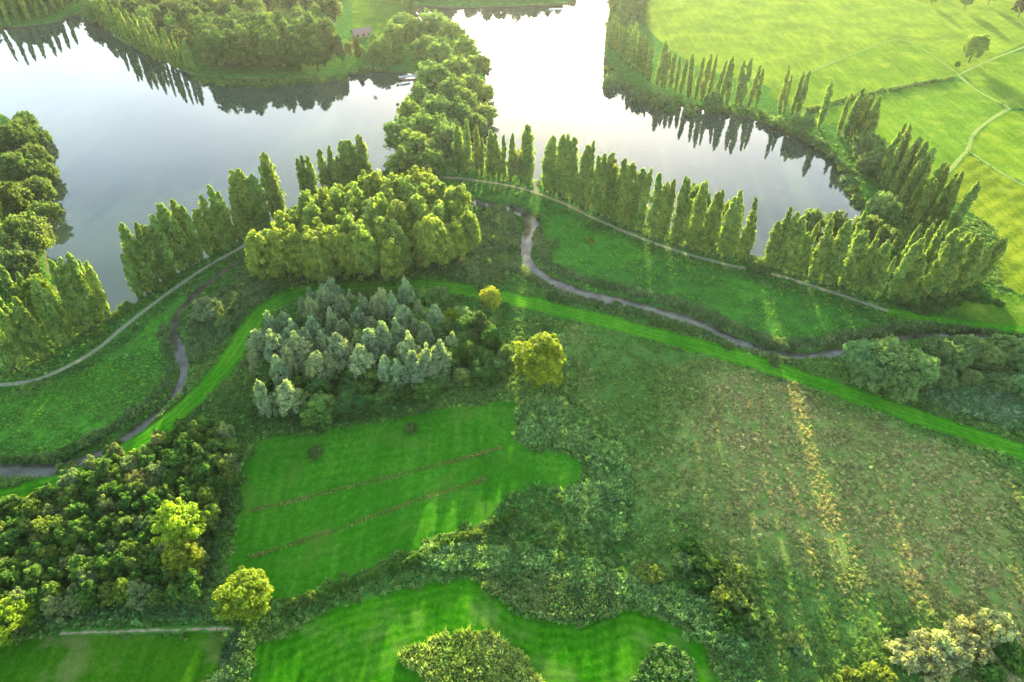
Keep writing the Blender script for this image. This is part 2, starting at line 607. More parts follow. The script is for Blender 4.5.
sheet('lake', grow(LAKE_L, 2.2), M_LAKE, flat=H_WATER, cell=12, amp=0.0, label='broad left lake mirroring pale evening cloud', category='lake')
sheet('lake', grow(LAKE_R, 2.2), M_LAKE, flat=H_WATER, cell=12, amp=0.0, label='right lake with white glare beyond the wooded spit', category='lake')
t = np.gradient(STREAM, axis=0)
t /= np.linalg.norm(t, axis=1)[:, None]
nrm = np.column_stack([-t[:, 1], t[:, 0]])
V = np.concatenate([STREAM + nrm * 4.2, STREAM - nrm * 4.2])
n = len(STREAM)
q = np.arange(n - 1)
obj('stream', new_mesh('stream', np.column_stack([V, np.full(2 * n, H_STREAM)]), np.column_stack([q, q + 1, q + 1 + n, q + n])), M_STREAM,
    kind='structure', label='narrow muddy stream winding across the meadows', category='stream')

M_GRAVEL = gravel_mat('gravel', (0.105, 0.10, 0.065), (0.16, 0.152, 0.10), (0.23, 0.22, 0.15))
M_DIRT = gravel_mat('dirt', (0.14, 0.11, 0.06), (0.24, 0.19, 0.115), (0.34, 0.28, 0.18), 0.16)
M_FARM = gravel_mat('farm_lane', (0.09, 0.15, 0.025), (0.14, 0.18, 0.045), (0.20, 0.215, 0.08), 0.10)
M_GT = field_mat('mown_track_grass', (0.0162, 0.0964, 0.0030), (0.0305, 0.1472, 0.0051), (0.0660, 0.1928, 0.0101), period=1.6, furrow=1.6, concentric=True, bump=0.08)
ribbon('path', PATH, 1.8, M_GRAVEL, seed=3, label='pale gravel path curving along the poplar rows', category='path')
ribbon('path', SPUR, 2.2, M_GRAVEL, lift=0.11, seed=4, label='short gravel spur through the gap in the poplars', category='path')
ribbon('track', GTRACK, 5.6, M_GT, amp=1.2, seed=5, label='bright mown grass track crossing the whole valley', category='track')
ribbon('track', GTRACK2, 4.0, M_GT, amp=0.5, seed=6, label='mown grass track carrying on where the gravel path ends', category='track')
ribbon('track', DIRT, 1.25, M_DIRT, amp=0.6, seed=7, lift=0.12, label='worn dirt track in front of the dark copse', category='track')
for i, (ln, lb) in enumerate(zip(FARM, ('farm lane running in from the upper right corner', 'farm lane beside the ditch right of the solitary field tree',
                                        'farm lane curving down between the bright fields', 'farm lane along the top of the furrowed field',
                                        'pale grass lane crossing the far bright field'))):
    ribbon('lane', ln, (2.0, 2.2, 2.4, 1.8, 1.6)[i], M_FARM, amp=0.4, seed=20 + i, lift=0.12 + 0.02 * i, label=lb, category='lane')

M_HAY = field_mat('hay_meadow', (0.014, 0.080, 0.003), (0.022, 0.110, 0.005), (0.045, 0.150, 0.010), rot=0.5, period=2.6, furrow=0.6, concentric=True, patch=(0.06, 0.12, 0.015), patch_amt=0.6, bump=0.09)
M_HAYC = field_mat('worn_meadow', (0.0126, 0.0630, 0.0021), (0.0238, 0.0910, 0.0035), (0.0462, 0.1155, 0.0070), patch=(0.12, 0.13, 0.04), patch_amt=0.75, bump=0.08)
M_HAYB = field_mat('mown_meadow', (0.0098, 0.0665, 0.0014), (0.0182, 0.1036, 0.0028), (0.0420, 0.1400, 0.0056), period=1.9, furrow=1.2, concentric=True, patch=(0.14, 0.15, 0.05), patch_amt=0.35, bump=0.08)
sheet('field', FIELD_A, M_HAY, seed=11, label='vivid green hay field in the middle, crossed by two ditches', category='field')
sheet('field', FIELD_B, M_HAYB, seed=12, label='green field at the bottom mown in curving swaths', category='field')
sheet('field', FIELD_C, M_HAYC, seed=13, label='worn green field in the bottom left corner', category='field')
far = [('a', (0.059, 0.107, 0.011), (0.095, 0.158, 0.014), (0.152, 0.220, 0.019), 0.35, 5.0, 0.5, 'broad pale green field in the upper right behind the lake'),
       ('b', (0.045, 0.096, 0.008), (0.077, 0.145, 0.012), (0.133, 0.205, 0.016), 1.2, 4.0, 0.5, 'wedge of green field between the pale lane and long hedge'),
       ('c', (0.054, 0.104, 0.008), (0.095, 0.158, 0.014), (0.158, 0.220, 0.019), 0.9, 4.0, 0.8, 'sunlit field behind the solitary round tree'),
       ('d', (0.041, 0.100, 0.008), (0.072, 0.148, 0.012), (0.126, 0.210, 0.016), -0.5, 3.0, 0.4, 'bright green field between long hedge and lakeside poplars'),
       ('e', (0.041, 0.093, 0.008), (0.072, 0.139, 0.012), (0.126, 0.200, 0.016), 0.3, 3.0, 0.4, 'green field right of the solitary round tree'),
       ('f', (0.050, 0.104, 0.008), (0.082, 0.153, 0.009), (0.139, 0.210, 0.016), 0.9, 3.0, 0.4, 'bright green field at the right edge below the lane'),
       ('h', (0.054, 0.093, 0.008), (0.100, 0.148, 0.009), (0.172, 0.210, 0.016), 0.95, 5.5, 2.6, 'furrowed yellow-green field right of the poplars'),
       ('k', (0.028, 0.071, 0.008), (0.050, 0.114, 0.009), (0.092, 0.163, 0.014), 0.5, 3.0, 0.5, 'small green paddock at the right edge below the poplars'),
       ('m', (0.028, 0.071, 0.008), (0.045, 0.106, 0.009), (0.073, 0.146, 0.014), 0.5, 3.0, 0.3, 'small lawn behind the wooded spit')]
for i, (k, c0, c1, c2, rot, per, fur, lb) in enumerate(far):
    sheet('field', grow(FF[k], 1.3), field_mat('field_' + k, c0, c1, c2, rot=rot, period=per, furrow=fur * 0.5, wild=5.0 if k == 'h' else 2.0, patch=(0.20, 0.24, 0.03), patch_amt=0.55, bump=0.35 if k == 'h' else 0.12),
          cell=4.0, amp=0.6, seed=40 + i, lift=0.06 + 0.006 * i, label=lb, category='field')


# ------------------------------------------------------------------ plant meshes
def leaf_quads(P, N, size, rs, asp=1.5):
    n = len(P)
    r = rs.normal(size=(n, 3))
    T = np.cross(N, r)
    T /= np.linalg.norm(T, axis=1)[:, None] + 1e-9
    B = np.cross(N, T)
    s = (size * rs.uniform(0.65, 1.35, n))[:, None]
    A = P + T * s * asp * 0.5
    C = P - T * s * asp * 0.5
    b = P + B * s * 0.5 + N * s * 0.12
    d = P - B * s * 0.5 + N * s * 0.12
    V = np.stack([A, b, C, d], 1).reshape(-1, 3)
    return V, np.arange(4 * n).reshape(-1, 4)


def crown_mesh(name, centers, radii, per, size, seed, up=0.25, zst=1.0, droop=0.0):
    rs = np.random.default_rng(seed)
    P, N, T = [], [], []
    for c, r in zip(centers, radii):
        k = max(6, int(per * rs.uniform(0.8, 1.2)))
        d = rs.normal(size=(k, 3))
        d /= np.linalg.norm(d, axis=1)[:, None]
        u = rs.uniform(0.25, 1.0, k) ** 0.5
        p = c + d * u[:, None] * np.array([r, r, r * zst])
        p[:, 2] -= droop * r * (d[:, 0] ** 2 + d[:, 1] ** 2) * rs.uniform(0, 1, k)
        nn = d * 0.9 + rs.normal(0, 0.55, (k, 3)) + np.array([0, 0, up])
        nn /= np.linalg.norm(nn, axis=1)[:, None]
        P.append(p)
        N.append(nn)
        T.append(np.clip(rs.uniform(0.15, 0.85) + rs.normal(0, 0.16, k), 0, 1))
    P, N, T = np.concatenate(P), np.concatenate(N), np.concatenate(T)
    V, F = leaf_quads(P, N, size, rs)
    me = new_mesh(name, V, F)
    a = me.attributes.new('tint', 'FLOAT', 'FACE')
    a.data.foreach_set('value', T.astype(np.float32))
    me.materials.append(LEAF)
    return me


def tube(V, F, pts, rad, k=6):
    base = len(V)
    pts = [np.array(p, float) for p in pts]
    for i, p in enumerate(pts):
        d = pts[min(i + 1, len(pts) - 1)] - pts[max(i - 1, 0)]
        d /= np.linalg.norm(d) + 1e-9
        a = np.cross(d, [0.3, 1, 0.1])
        a /= np.linalg.norm(a)
        b = np.cross(d, a)
        for j in range(k):
            th = 2 * math.pi * j / k
            V.append(p + rad[i] * (a * math.cos(th) + b * math.sin(th)))
    for i in range(len(pts) - 1):
        for j in range(k):
            F.append((base + i * k + j, base + i * k + (j + 1) % k, base + (i + 1) * k + (j + 1) % k, base + (i + 1) * k + j))


def trunk_mesh(name, h, r, centers, nl, seed, start=0.3):
    rs = np.random.default_rng(seed)
    V, F = [], []
    pts = [(0, 0, -0.5), (0, 0, 0.05 * h)] + [(rs.normal(0, 0.012 * h), rs.normal(0, 0.012 * h), h * f) for f in (0.25, 0.5, 0.75, 0.95)]
    tube(V, F, pts, [r * 1.5, r, r * 0.85, r * 0.6, r * 0.32, r * 0.08], 7)
    idx = rs.permutation(len(centers))[:nl]
    for i in idx:
        c = np.array(centers[i])
        z0 = max(start * h * 0.6, c[2] * rs.uniform(0.4, 0.7))
        p0 = np.array([0, 0, z0])
        mid = (p0 + c) / 2 + np.array([0, 0, 0.06 * h]) * rs.uniform(-0.3, 1)
        rr = r * 0.42 * max(0.25, 1 - z0 / h)
        tube(V, F, [p0, mid, c], [rr, rr * 0.7, rr * 0.25], 5)
    me = new_mesh(name, V, F, True)
    me.materials.append(BARK)
    return me


def poplar_model(seed, h=22.0, R=2.0, tip=2.8):
    rs = np.random.default_rng(seed)
    C, Rr = [], []
    k = 120
    lean = rs.normal(0, 0.45, 2)
    for i in range(k):
        f = (i + rs.random()) / k
        z = h * (0.06 + 0.92 * f)
        prof = R * (0.62 + 0.38 * min(1, f / 0.25)) * (1 - max(0, (f - 0.3) / 0.72) ** tip) ** 0.85
        prof *= rs.uniform(0.7, 1.15)
        a = rs.uniform(0, 2 * math.pi)
        rad = prof * math.sqrt(rs.uniform(0.1, 1)) * 0.78
        C.append((rad * math.cos(a) + lean[0] * f, rad * math.sin(a) + lean[1] * f, z))
        Rr.append(max(0.28, 0.42 * prof))
    return crown_mesh('poplar_crown', C, Rr, 52, 0.40, seed + 1, 0.3, 1.9), trunk_mesh('poplar_trunk', h * 0.92, 0.36, C, 8, seed + 2, 0.15)


def round_model(seed, h=14.0, R=5.0, zc=0.58, zr=0.42, k=110, per=75, size=0.42, cl=0.26, flat=1.0, droop=0.0, trunk=0.32, lobes=5, zst=0.9, pointed=0.0):
    """a crown built of lobes, each lobe of leaf clumps"""
    rs = np.random.default_rng(seed)
    L = []
    for i in range(lobes):
        a = 2 * math.pi * (i + rs.uniform(-0.3, 0.3)) / lobes
        L.append((math.cos(a) * R * 0.42, math.sin(a) * R * 0.42, h * (zc + rs.uniform(-0.10, 0.06)), R * rs.uniform(0.5, 0.66), h * zr * rs.uniform(0.7, 0.9)))
    L.append((rs.normal(0, 0.08) * R, rs.normal(0, 0.08) * R, h * zc, R * 0.66, h * zr * 1.0))
    C, Rr = [], []
    tries = 0
    while len(C) < k and tries < 9000:
        tries += 1
        l = L[rs.integers(len(L))]
        d = rs.normal(size=3)
        d /= np.linalg.norm(d)
        if d[2] < -0.55:
            continue
        u = rs.uniform(0.55, 1.0) if rs.random() < 0.85 else rs.uniform(1.0, 1.16)
        sh = 1.0 - pointed * max(0, d[2]) * 0.0
        p = np.array([l[0] + d[0] * l[3] * u * sh, l[1] + d[1] * l[3] * u * sh, l[2] + d[2] * l[4] * u])
        if pointed:
            f = np.clip((p[2] - h * zc) / (h * zr), 0, 1)
            p[:2] *= 1 - pointed * f
        # keep only clumps near the outside of the union
        ins = sum(1 for m in L if ((p[0] - m[0]) / m[3]) ** 2 + ((p[1] - m[1]) / m[3]) ** 2 + ((p[2] - m[2]) / m[4]) ** 2 < 0.42)
        if ins and rs.random() < 0.85:
            continue
        C.append(p)
        Rr.append(R * cl * (rs.uniform(0.55, 1.35) if u <= 1 else rs.uniform(0.35, 0.7)))
    return crown_mesh('crown', C, Rr, per, size, seed + 1, 0.3, zst, droop), trunk_mesh('trunk', h * (zc + zr * 0.4), trunk, C, 9, seed + 2, 0.2)


def shrub_model(seed, h=3.0, R=2.2, k=42, per=60, size=0.26):
    rs = np.random.default_rng(seed)
    C, Rr = [], []
    for i in range(k):
        d = rs.normal(size=3)
        d /= np.linalg.norm(d)
        d[2] = abs(d[2])
        u = rs.uniform(0.45, 1.0)
        C.append((d[0] * R * u * rs.uniform(0.8, 1.1), d[1] * R * u * rs.uniform(0.8, 1.1), h * (0.16 + 0.70 * d[2] * u)))
        Rr.append(R * 0.25 * rs.uniform(0.7, 1.4))
    V, F = [], []
    for i in range(5):
        a = rs.uniform(0, 6.28)
        e = np.array([math.cos(a) * R * 0.45, math.sin(a) * R * 0.45, h * 0.6])
        tube(V, F, [(0.12 * math.cos(a), 0.12 * math.sin(a), -0.3), e * 0.5 + np.array([0, 0, 0.2]), e], [0.08, 0.06, 0.02], 5)
    tm = new_mesh('stems', V, F, True)
    tm.materials.append(BARK)
    return crown_mesh('shrub_foliage', C, Rr, per, size, seed + 1, 0.35, 0.85), tm


MODELS = {
    'poplar': [poplar_model(100 + 7 * i, 22.0, rr, tip) for i, (rr, tip) in enumerate(((1.5, 2.8), (1.75, 4.2), (1.6, 3.4), (1.9, 4.6), (1.3, 2.4), (1.65, 3.8), (1.4, 3.0), (1.8, 5.5), (1.5, 4.4), (1.3, 3.2)))],
    'round': [round_model(200 + 7 * i, 14, 5.4, zc=0.44, zr=0.53, k=140, per=75, cl=0.23, size=0.42) for i in range(5)],
    'grove': [round_model(300 + 7 * i, 19, 4.0, zc=0.46, zr=0.52, k=140, per=72, cl=0.26, size=0.42, zst=1.15, lobes=4, pointed=0.25) for i in range(5)],
    'silver': [round_model(400 + 7 * i, 11, 2.8, zc=0.47, zr=0.50, k=110, per=62, cl=0.23, size=0.30, zst=1.5, lobes=5, pointed=0.50) for i in range(6)],
    'copse': [round_model(500 + 7 * i, 8.5, 2.0, zc=0.50, zr=0.45, k=66, per=56, cl=0.27, size=0.30, lobes=4, trunk=0.16) for i in range(6)],
    'lime': [round_model(600 + 7 * i, 13, 4.6, zc=0.55, zr=0.42, k=150, per=80, cl=0.20, size=0.34, lobes=6) for i in range(3)],
    'willow': [round_model(700 + 7 * i, 9, 4.8, zc=0.48, zr=0.45, k=150, per=85, cl=0.20, size=0.32, lobes=7, droop=0.5) for i in range(4)],
    'shrub': [shrub_model(800 + 7 * i) for i in range(5)],
}
STD_H = {'poplar': 22.0, 'round': 14.0, 'grove': 19.0, 'silver': 11.0, 'copse': 8.5, 'lime': 13.0, 'willow': 9.0, 'shrub': 3.0}
PARTS = {'shrub': ('foliage', 'stems')}
ORD = ['first', 'second', 'third', 'fourth', 'fifth', 'sixth', 'seventh', 'eighth', 'ninth', 'tenth', 'eleventh', 'twelfth', 'thirteenth', 'fourteenth',
       'fifteenth', 'sixteenth', 'seventeenth', 'eighteenth', 'nineteenth']
TENS = ['', '', 'twent', 'thirt', 'fort', 'fift', 'sixt', 'sevent', 'eight', 'ninet']


def ordinal(n):
    """1 -> first"""
    if n > 100:
        return 'hundred-and-' + ordinal(n - 100)
    if n == 100:
        return 'hundredth'
    if n <= 19:
        return ORD[n - 1]
    t_, u = divmod(n, 10)
    return TENS[t_] + 'ieth' if u == 0 else TENS[t_] + 'y-' + ORD[u - 1]


def hcol(c, var=0.16):
    """a natural spread round a leaf colour"""
    k = 1 + random.uniform(-var, var)
    w = random.uniform(-var, var) * 0.7
    return (c[0] * k * (1 + w), c[1] * k, c[2] * k * (1 - w), 1)


PLANTED = []


def plant(name, kind, xy, h, color, label, category, group=None, wide=1.0, variant=None, tilt=0.02):
    v = random.randrange(len(MODELS[kind])) if variant is None else variant % len(MODELS[kind])
    cm, tm = MODELS[kind][v]
    root = bpy.data.objects.new(name, None)
    COL.objects.link(root)
    z = float(height([xy])[0])
    root.location = (xy[0], xy[1], z - 0.05)
    root.empty_display_size = 0.5
    s = h / STD_H[kind]
    w = s * wide
    root.scale = (w * random.uniform(0.93, 1.07), w * random.uniform(0.93, 1.07), s)
    root.rotation_euler = (random.gauss(0, tilt), random.gauss(0, tilt), random.uniform(0, 6.283))
    root['label'] = label
    root['category'] = category
    if group:
        root['group'] = group
    cn_, tn_ = PARTS.get(kind, ('crown', 'trunk'))
    c = bpy.data.objects.new(cn_, cm)
    COL.objects.link(c)
    c.parent = root
    c.color = hcol(color)
    k = bpy.data.objects.new(tn_, tm)
    COL.objects.link(k)
    k.parent = root
    PLANTED.append((xy[0], xy[1], w * (2.0 if kind == 'poplar' else 3.0)))
    return root


def along(line, step, jit=0.0):
    seg = np.linalg.norm(np.diff(line, axis=0), axis=1)
    s = np.concatenate([[0], np.cumsum(seg)])
    out = []
    for d in np.arange(step * 0.3, s[-1], step):
        d = d + random.uniform(-jit, jit)
        out.append((float(np.interp(d, s, line[:, 0])) + random.gauss(0, jit * 0.4), float(np.interp(d, s, line[:, 1])) + random.gauss(0, jit * 0.4)))
    return out


# leaf colours (linear)
C_POP = (0.15, 0.23, 0.048)
C_GROVE = (0.165, 0.235, 0.04)
C_ROUND = (0.108, 0.19, 0.042)
C_SILVER = (0.195, 0.265, 0.130)
C_DARK = (0.050, 0.125, 0.018)
C_LIME = (0.17, 0.245, 0.014)
C_WIL = (0.10, 0.19, 0.06)
C_OLIVE = (0.095, 0.155, 0.045)

# ------------------------------------------------------------------ poplar rows
def row(segs, step, hrange, where, group, color=C_POP, name='poplar_tree', kind='poplar', noun='poplar', wide=1.0, jit=0.6):
    pts = []
    for s in segs:
        pts += along(catmull(G(s), False, 1.0), step, jit)
    pts.sort(key=lambda p: p[0] / p[1])
    for i, p in enumerate(pts):
        plant(name, kind, p, random.uniform(*hrange) * random.choice((0.8, 0.9, 1.0, 1.0, 1.0, 1.05)), color, f'{ordinal(i + 1)} {noun} from the left {where}', 'tree', group, wide=wide * random.uniform(0.85, 1.18), tilt=0.035)
    return pts


row([[(8, 372), (40, 360), (75, 340), (104, 318)]], 2.0, (17, 23), 'in the row along the path at the left edge', 'poplars along the path at the left edge')
row([[(-30, 335), (20, 328), (60, 318)], [(106, 322), (116, 316)]], 3.4, (18, 23), 'in the back row at the left edge', 'poplars in the back row at the left edge')
row([[(140, 297), (172, 276), (214, 252), (262, 228), (288, 214)]], 2.0, (19, 24), 'in the row along the left lake', 'poplars along the left lake', wide=1.2)
row([[(304, 200), (318, 195)], [(326, 193), (350, 186), (374, 180)]], 1.9, (18, 22), 'in the clump behind the sunlit grove', 'poplars behind the sunlit grove', wide=1.2)
row([[(456, 172), (490, 177), (514, 182)]], 2.38, (18, 20), 'in the short row left of the path spur', 'poplars left of the path spur', wide=1.2)
row([[(526, 184), (529, 185)], [(545, 190), (575, 204), (610, 220), (642, 234)], [(650, 238), (690, 249), (748, 264)]], 1.97, (20, 24), 'in the long row right of the path spur', 'poplars right of the path spur', wide=1.2)
row([[(764, 267), (800, 277), (860, 294), (905, 305)], [(920, 300), (962, 290), (980, 281)]], 2.13, (18, 22.5), 'in the row by the end of the path', 'poplars by the end of the path', wide=1.2)
row([[(800, 258), (880, 270), (930, 272)]], 4.4, (15, 19), 'in the second row by the end of the path', 'poplars in the second row by the path end')
row([[(606, 42), (625, 62), (652, 82)], [(655, 84), (700, 100), (758, 108)]], 2.89, (17, 21), 'in the row on the right lake far shore', 'poplars on the far shore of the right lake', wide=1.0)
row([[(776, 112), (800, 116)], [(818, 128), (822, 130)], [(838, 134), (866, 148)], [(886, 170), (905, 198), (925, 222), (946, 240)]], 2.63, (18, 22), 'in the clumps right of the right lake', 'poplars right of the right lake')
row([[(876, 180), (898, 210), (915, 232)]], 3.7, (17, 20), 'in the inner line right of the right lake', 'poplars in the inner line right of the right lake')
row([[(-40, 34), (0, 28), (40, 18), (70, 8)]], 5.76, (18, 22), 'on the far shore in the upper left corner', 'poplars in the upper left corner')
row([[(100, 24), (122, 38), (150, 55), (175, 66), (200, 73)]], 4.81, (16, 20), 'on the left lake far shore', 'poplars on the far shore of the left lake')
row([[(4, 250), (8, 215), (4, 180), (-6, 150)]], 4.81, (18, 23), 'up the left edge beside the lake', 'poplars up the left edge')


# ------------------------------------------------------------------ groves, woods and single trees
def fill(poly, spacing, seed, margin=0.0):
    rs = np.random.default_rng(seed)
    lo, hi = poly.min(0), poly.max(0)
    pts = []
    r = 0
    y = lo[1]
    while y < hi[1]:
        for x in np.arange(lo[0] + (spacing * 0.5 if r % 2 else 0), hi[0], spacing):
            pts.append((x + rs.normal(0, spacing * 0.18), y + rs.normal(0, spacing * 0.12), r))
        y += spacing * 0.87
        r += 1
    P = np.array([(p[0], p[1]) for p in pts])
    m = sdf_poly(P, poly) < -margin
    return [pts[i] for i in np.nonzero(m)[0]]


def wood(poly, spacing, seed, kind, hr, color, name, noun, where, group, wide=1.0, variation=None):
    pts = fill(poly, spacing, seed)
    rows = sorted({p[2] for p in pts})
    for ri, r_ in enumerate(rows):
        cells = sorted([p for p in pts if p[2] == r_])
        for i, p in enumerate(cells):
            col = color if variation is None else variation[random.randrange(len(variation))]
            plant(name, kind, p[:2], random.uniform(*hr), col, f'{ordinal(i + 1)} {noun} from left in {ordinal(ri + 1)} row {where}', 'tree', group, wide=wide * random.uniform(0.9, 1.12))
    return pts


GROVE = np.concatenate([G([(256, 284), (300, 293), (340, 292), (400, 286), (452, 274), (482, 254)]), G([(468, 205), (428, 176), (372, 182), (305, 200), (256, 236)], 14.0)])
wood(GROVE, 5.6, 3, 'grove', (16.5, 20), C_GROVE, 'grove_tree', 'tall tree', 'of the sunlit grove', 'trees of the sunlit grove')

SIL = [(350, 100), (285, 125), (340, 150), (425, 125), (620, 115), (530, 150), (290, 190), (360, 225), (450, 200), (500, 225), (610, 200), (660, 170),
       (725, 190), (145, 245), (195, 225), (140, 290), (220, 270), (295, 255), (690, 260), (450, 290), (540, 280), (90, 350), (165, 320), (250, 325),
       (345, 355), (630, 330), (780, 275), (465, 355), (550, 370), (700, 370), (745, 350), (170, 390), (200, 475), (120, 490), (395, 165), (255, 150), (320, 120), (385, 110), (470, 150), (575, 165), (400, 240), (330, 290), (590, 250), (650, 225), (500, 300), (390, 320), (270, 300), (110, 300), (210, 350), (305, 370), (595, 390), (655, 390)]
big = []
for (cx, cy) in SIL:
    big.append((g(230 + cx / 3.531, 260 + cy / 3.531, 7.0), 1))
big.sort(key=lambda p: p[0][0] / p[0][1])
for i, (p, _) in enumerate(big):
    plant('silver_willow', 'silver', p, random.uniform(8.5, 13.5), C_SILVER, f'{ordinal(i + 1)} silvery willow from the left in the pale grove', 'tree',
          'silvery willows of the pale grove', wide=random.choice((0.7, 0.78, 0.86, 0.95, 1.05)))
UND = np.concatenate([G([(262, 420), (300, 425), (360, 415), (430, 402), (500, 385), (515, 372)]), G([(500, 335), (430, 300), (340, 300), (262, 340), (248, 390)])])
for i, p in enumerate(sorted(fill(UND, 5.2, 5), key=lambda p: p[0] / p[1])):
    plant('understorey_tree', 'copse', p[:2], random.uniform(4.2, 7.6), random.choice([C_DARK, C_DARK, C_ROUND, (0.05, 0.13, 0.022), (0.10, 0.20, 0.03)]),
          f'{ordinal(i + 1)} low dark green tree from the left under the silvery willows', 'tree', 'low trees under the silvery willows', wide=random.uniform(1.6, 2.2))
for i, (px, py, z, h, c) in enumerate([(462, 325, 6, 8.5, C_DARK), (478, 322, 6, 9, (0.06, 0.12, 0.03)), (492, 335, 6, 9.5, C_DARK), (470, 350, 5, 8, C_DARK),
                                       (487, 362, 4, 7.5, C_DARK), (452, 312, 6, 7.5, C_LIME), (505, 352, 5, 7, C_ROUND), (512, 362, 4, 6, C_ROUND)]):
    plant('dark_tree', 'lime', g(px, py, z), h, c, f'{ordinal(i + 1)} rounded dark tree between the silvery willows and the lime-green tree', 'tree', 'dark trees beside the pale grove', wide=0.85)

COPSE = G([(-40, 512), (10, 508), (60, 492), (100, 470), (150, 442), (200, 424), (236, 432), (240, 455), (222, 500), (204, 540), (200, 600), (100, 612), (-40, 612)], 2.5)
COP_COL = [C_DARK, C_DARK, (0.060, 0.135, 0.022), (0.080, 0.150, 0.024), (0.115, 0.175, 0.028), (0.125, 0.175, 0.06)]  # paler yellow-greens mixed in to imitate sunlit crown tips
wood(COPSE, 3.1, 9, 'copse', (6.0, 9.2), C_DARK, 'copse_tree', 'small tree', 'of the dark copse', 'trees of the dark copse', variation=COP_COL)

SPUR_W = [(392, 34, 'round', 15), (412, 28, 'round', 15), (432, 22, 'round', 16), (452, 32, 'round', 15), (466, 46, 'round', 14), (478, 60, 'round', 12),
          (440, 52, 'round', 15), (456, 66, 'round', 15), (432, 74, 'round', 15), (450, 88, 'round', 15), (470, 82, 'round', 13), (418, 92, 'round', 13),
          (436, 104, 'round', 14), (458, 108, 'round', 13), (410, 112, 'round', 15), (426, 124, 'round', 15), (402, 132, 'round', 15), (416, 146, 'round', 15),
          (400, 160, 'round', 14), (428, 158, 'round', 13), (478, 100, 'willow', 11), (484, 78, 'round', 9), (380, 44, 'round', 12), (400, 22, 'round', 14), (424, 44, 'round', 14), (444, 122, 'round', 12), (464, 96, 'round', 13)]
sw = sorted([(g(px, py, 9), k, h) for px, py, k, h in SPUR_W], key=lambda p: -p[0][1])
for i, (p, k, h) in enumerate(sw):
    plant('broadleaf_tree', k, p, h, C_ROUND, f'{ordinal(i + 1)} broad green tree counting from the far end of the wooded spit', 'tree', 'trees of the wooded spit', wide=random.uniform(1.05, 1.35))
plant('willow_tree', 'willow', g(472, 122, 6), 12, C_OLIVE, 'olive willow leaning over the right lake from the wooded spit', 'tree', wide=0.95)
plant('willow_tree', 'willow', g(446, 140, 7), 15, C_OLIVE, 'greyish olive willow where the wooded spit meets the poplar row', 'tree', wide=0.72)
plant('willow_tree', 'willow', g(521, 166, 6), 13, (0.13, 0.16, 0.06), 'pale willow beside the path spur, among the poplars', 'tree', wide=0.6)

FARW = np.concatenate([G([(205, 70), (250, 76), (318, 74)]), G([(335, 38), (318, 26), (250, 24), (196, 30)], 12)])
wood(FARW, 7.5, 13, 'grove', (17, 21), (0.06, 0.12, 0.026), 'shore_tree', 'tall tree', 'of the block across the left lake', 'block of tall trees across the left lake', wide=1.15)
BACKW = np.concatenate([G([(110, 30), (160, 52), (205, 60), (320, 40), (345, 22)]), G([(345, -22), (200, -25), (90, -20), (70, 0)], 8)])
wood(BACKW, 13, 14, 'round', (10, 16), C_ROUND, 'woodland_tree', 'round tree', 'of the wood behind the left lake', 'wood behind the left lake',
     variation=[C_ROUND, (0.075, 0.12, 0.035), (0.09, 0.15, 0.03), (0.055, 0.10, 0.03)])
CORN = np.concatenate([G([(-60, 26), (0, 22), (40, 14), (78, 6)]), G([(95, -28), (0, -30), (-90, -25)], 8)])
wood(CORN, 13, 15, 'round', (11, 17), C_ROUND, 'woodland_tree', 'round tree', 'of the upper left corner wood', 'wood in the upper left corner',
     variation=[C_ROUND, (0.05, 0.10, 0.03), (0.07, 0.125, 0.03)])
TOPW = G([(395, 2), (440, 2), (540, 0), (572, -6), (575, -30), (480, -34), (395, -30)])
wood(TOPW, 10, 16, 'round', (9, 13), C_ROUND, 'woodland_tree', 'round tree', 'on the shore at the top edge', 'wood on the shore at the top edge')
TOPR = G([(608, 30), (612, 2), (618, -30), (645, -36), (640, 0), (640, 26)])
wood(TOPR, 10, 17, 'round', (10, 15), C_ROUND, 'woodland_tree', 'round tree', 'at the right lake upper corner', 'trees at the upper corner of the right lake')

LEFTW = [(20, 112, 9), (33, 130, 10), (30, 150, 11), (38, 165, 10), (34, 185, 10), (40, 205, 9), (14, 140, 13), (12, 170, 13), (10, 200, 13), (18, 128, 12)]
lw = sorted([(g(px, py, 6), h) for px, py, h in LEFTW], key=lambda p: -p[0][1])
for i, (p, h) in enumerate(lw):
    plant('shore_tree', 'willow', p, h, (0.075, 0.125, 0.03), f'{ordinal(i + 1)} bushy tree, counted towards the viewer, on the left lake near shore', 'tree', 'bushy trees on the left lake near shore')
plant('willow_tree', 'willow', g(24, 238, 7), 15, C_OLIVE, 'big olive willow at the left lake near corner', 'tree', wide=1.0)
plant('willow_tree', 'willow', g(8, 262, 7), 13, (0.07, 0.12, 0.04), 'dark willow at the left edge under the big olive willow', 'tree')
plant('broadleaf_tree', 'lime', g(36, 296, 9), 15, (0.11, 0.165, 0.022), 'yellow-green round tree behind the poplars at the left edge', 'tree', wide=0.85)
for i, (px, py, z, h, wd) in enumerate([(612, 78, 3, 8, 1.0), (640, 92, 3, 8, 1.0), (656, 100, 2, 6, 1.1), (714, 100, 4, 9, 0.85), (802, 124, 4, 10, 1.0), (690, 108, 2, 4.5, 1.2), (672, 104, 2, 4.5, 1.1),
                                        (868, 148, 5, 12, 0.95), (882, 160, 5, 11, 1.0), (884, 206, 5, 10, 1.0), (872, 165, 4, 9, 1.1)]):
    plant('willow_tree', 'willow', g(px, py, z), h, C_WIL, f'{ordinal(i + 1)} round willow bush from the left on the right lake far bank', 'tree', 'willow bushes on the far bank of the right lake', wide=wd)
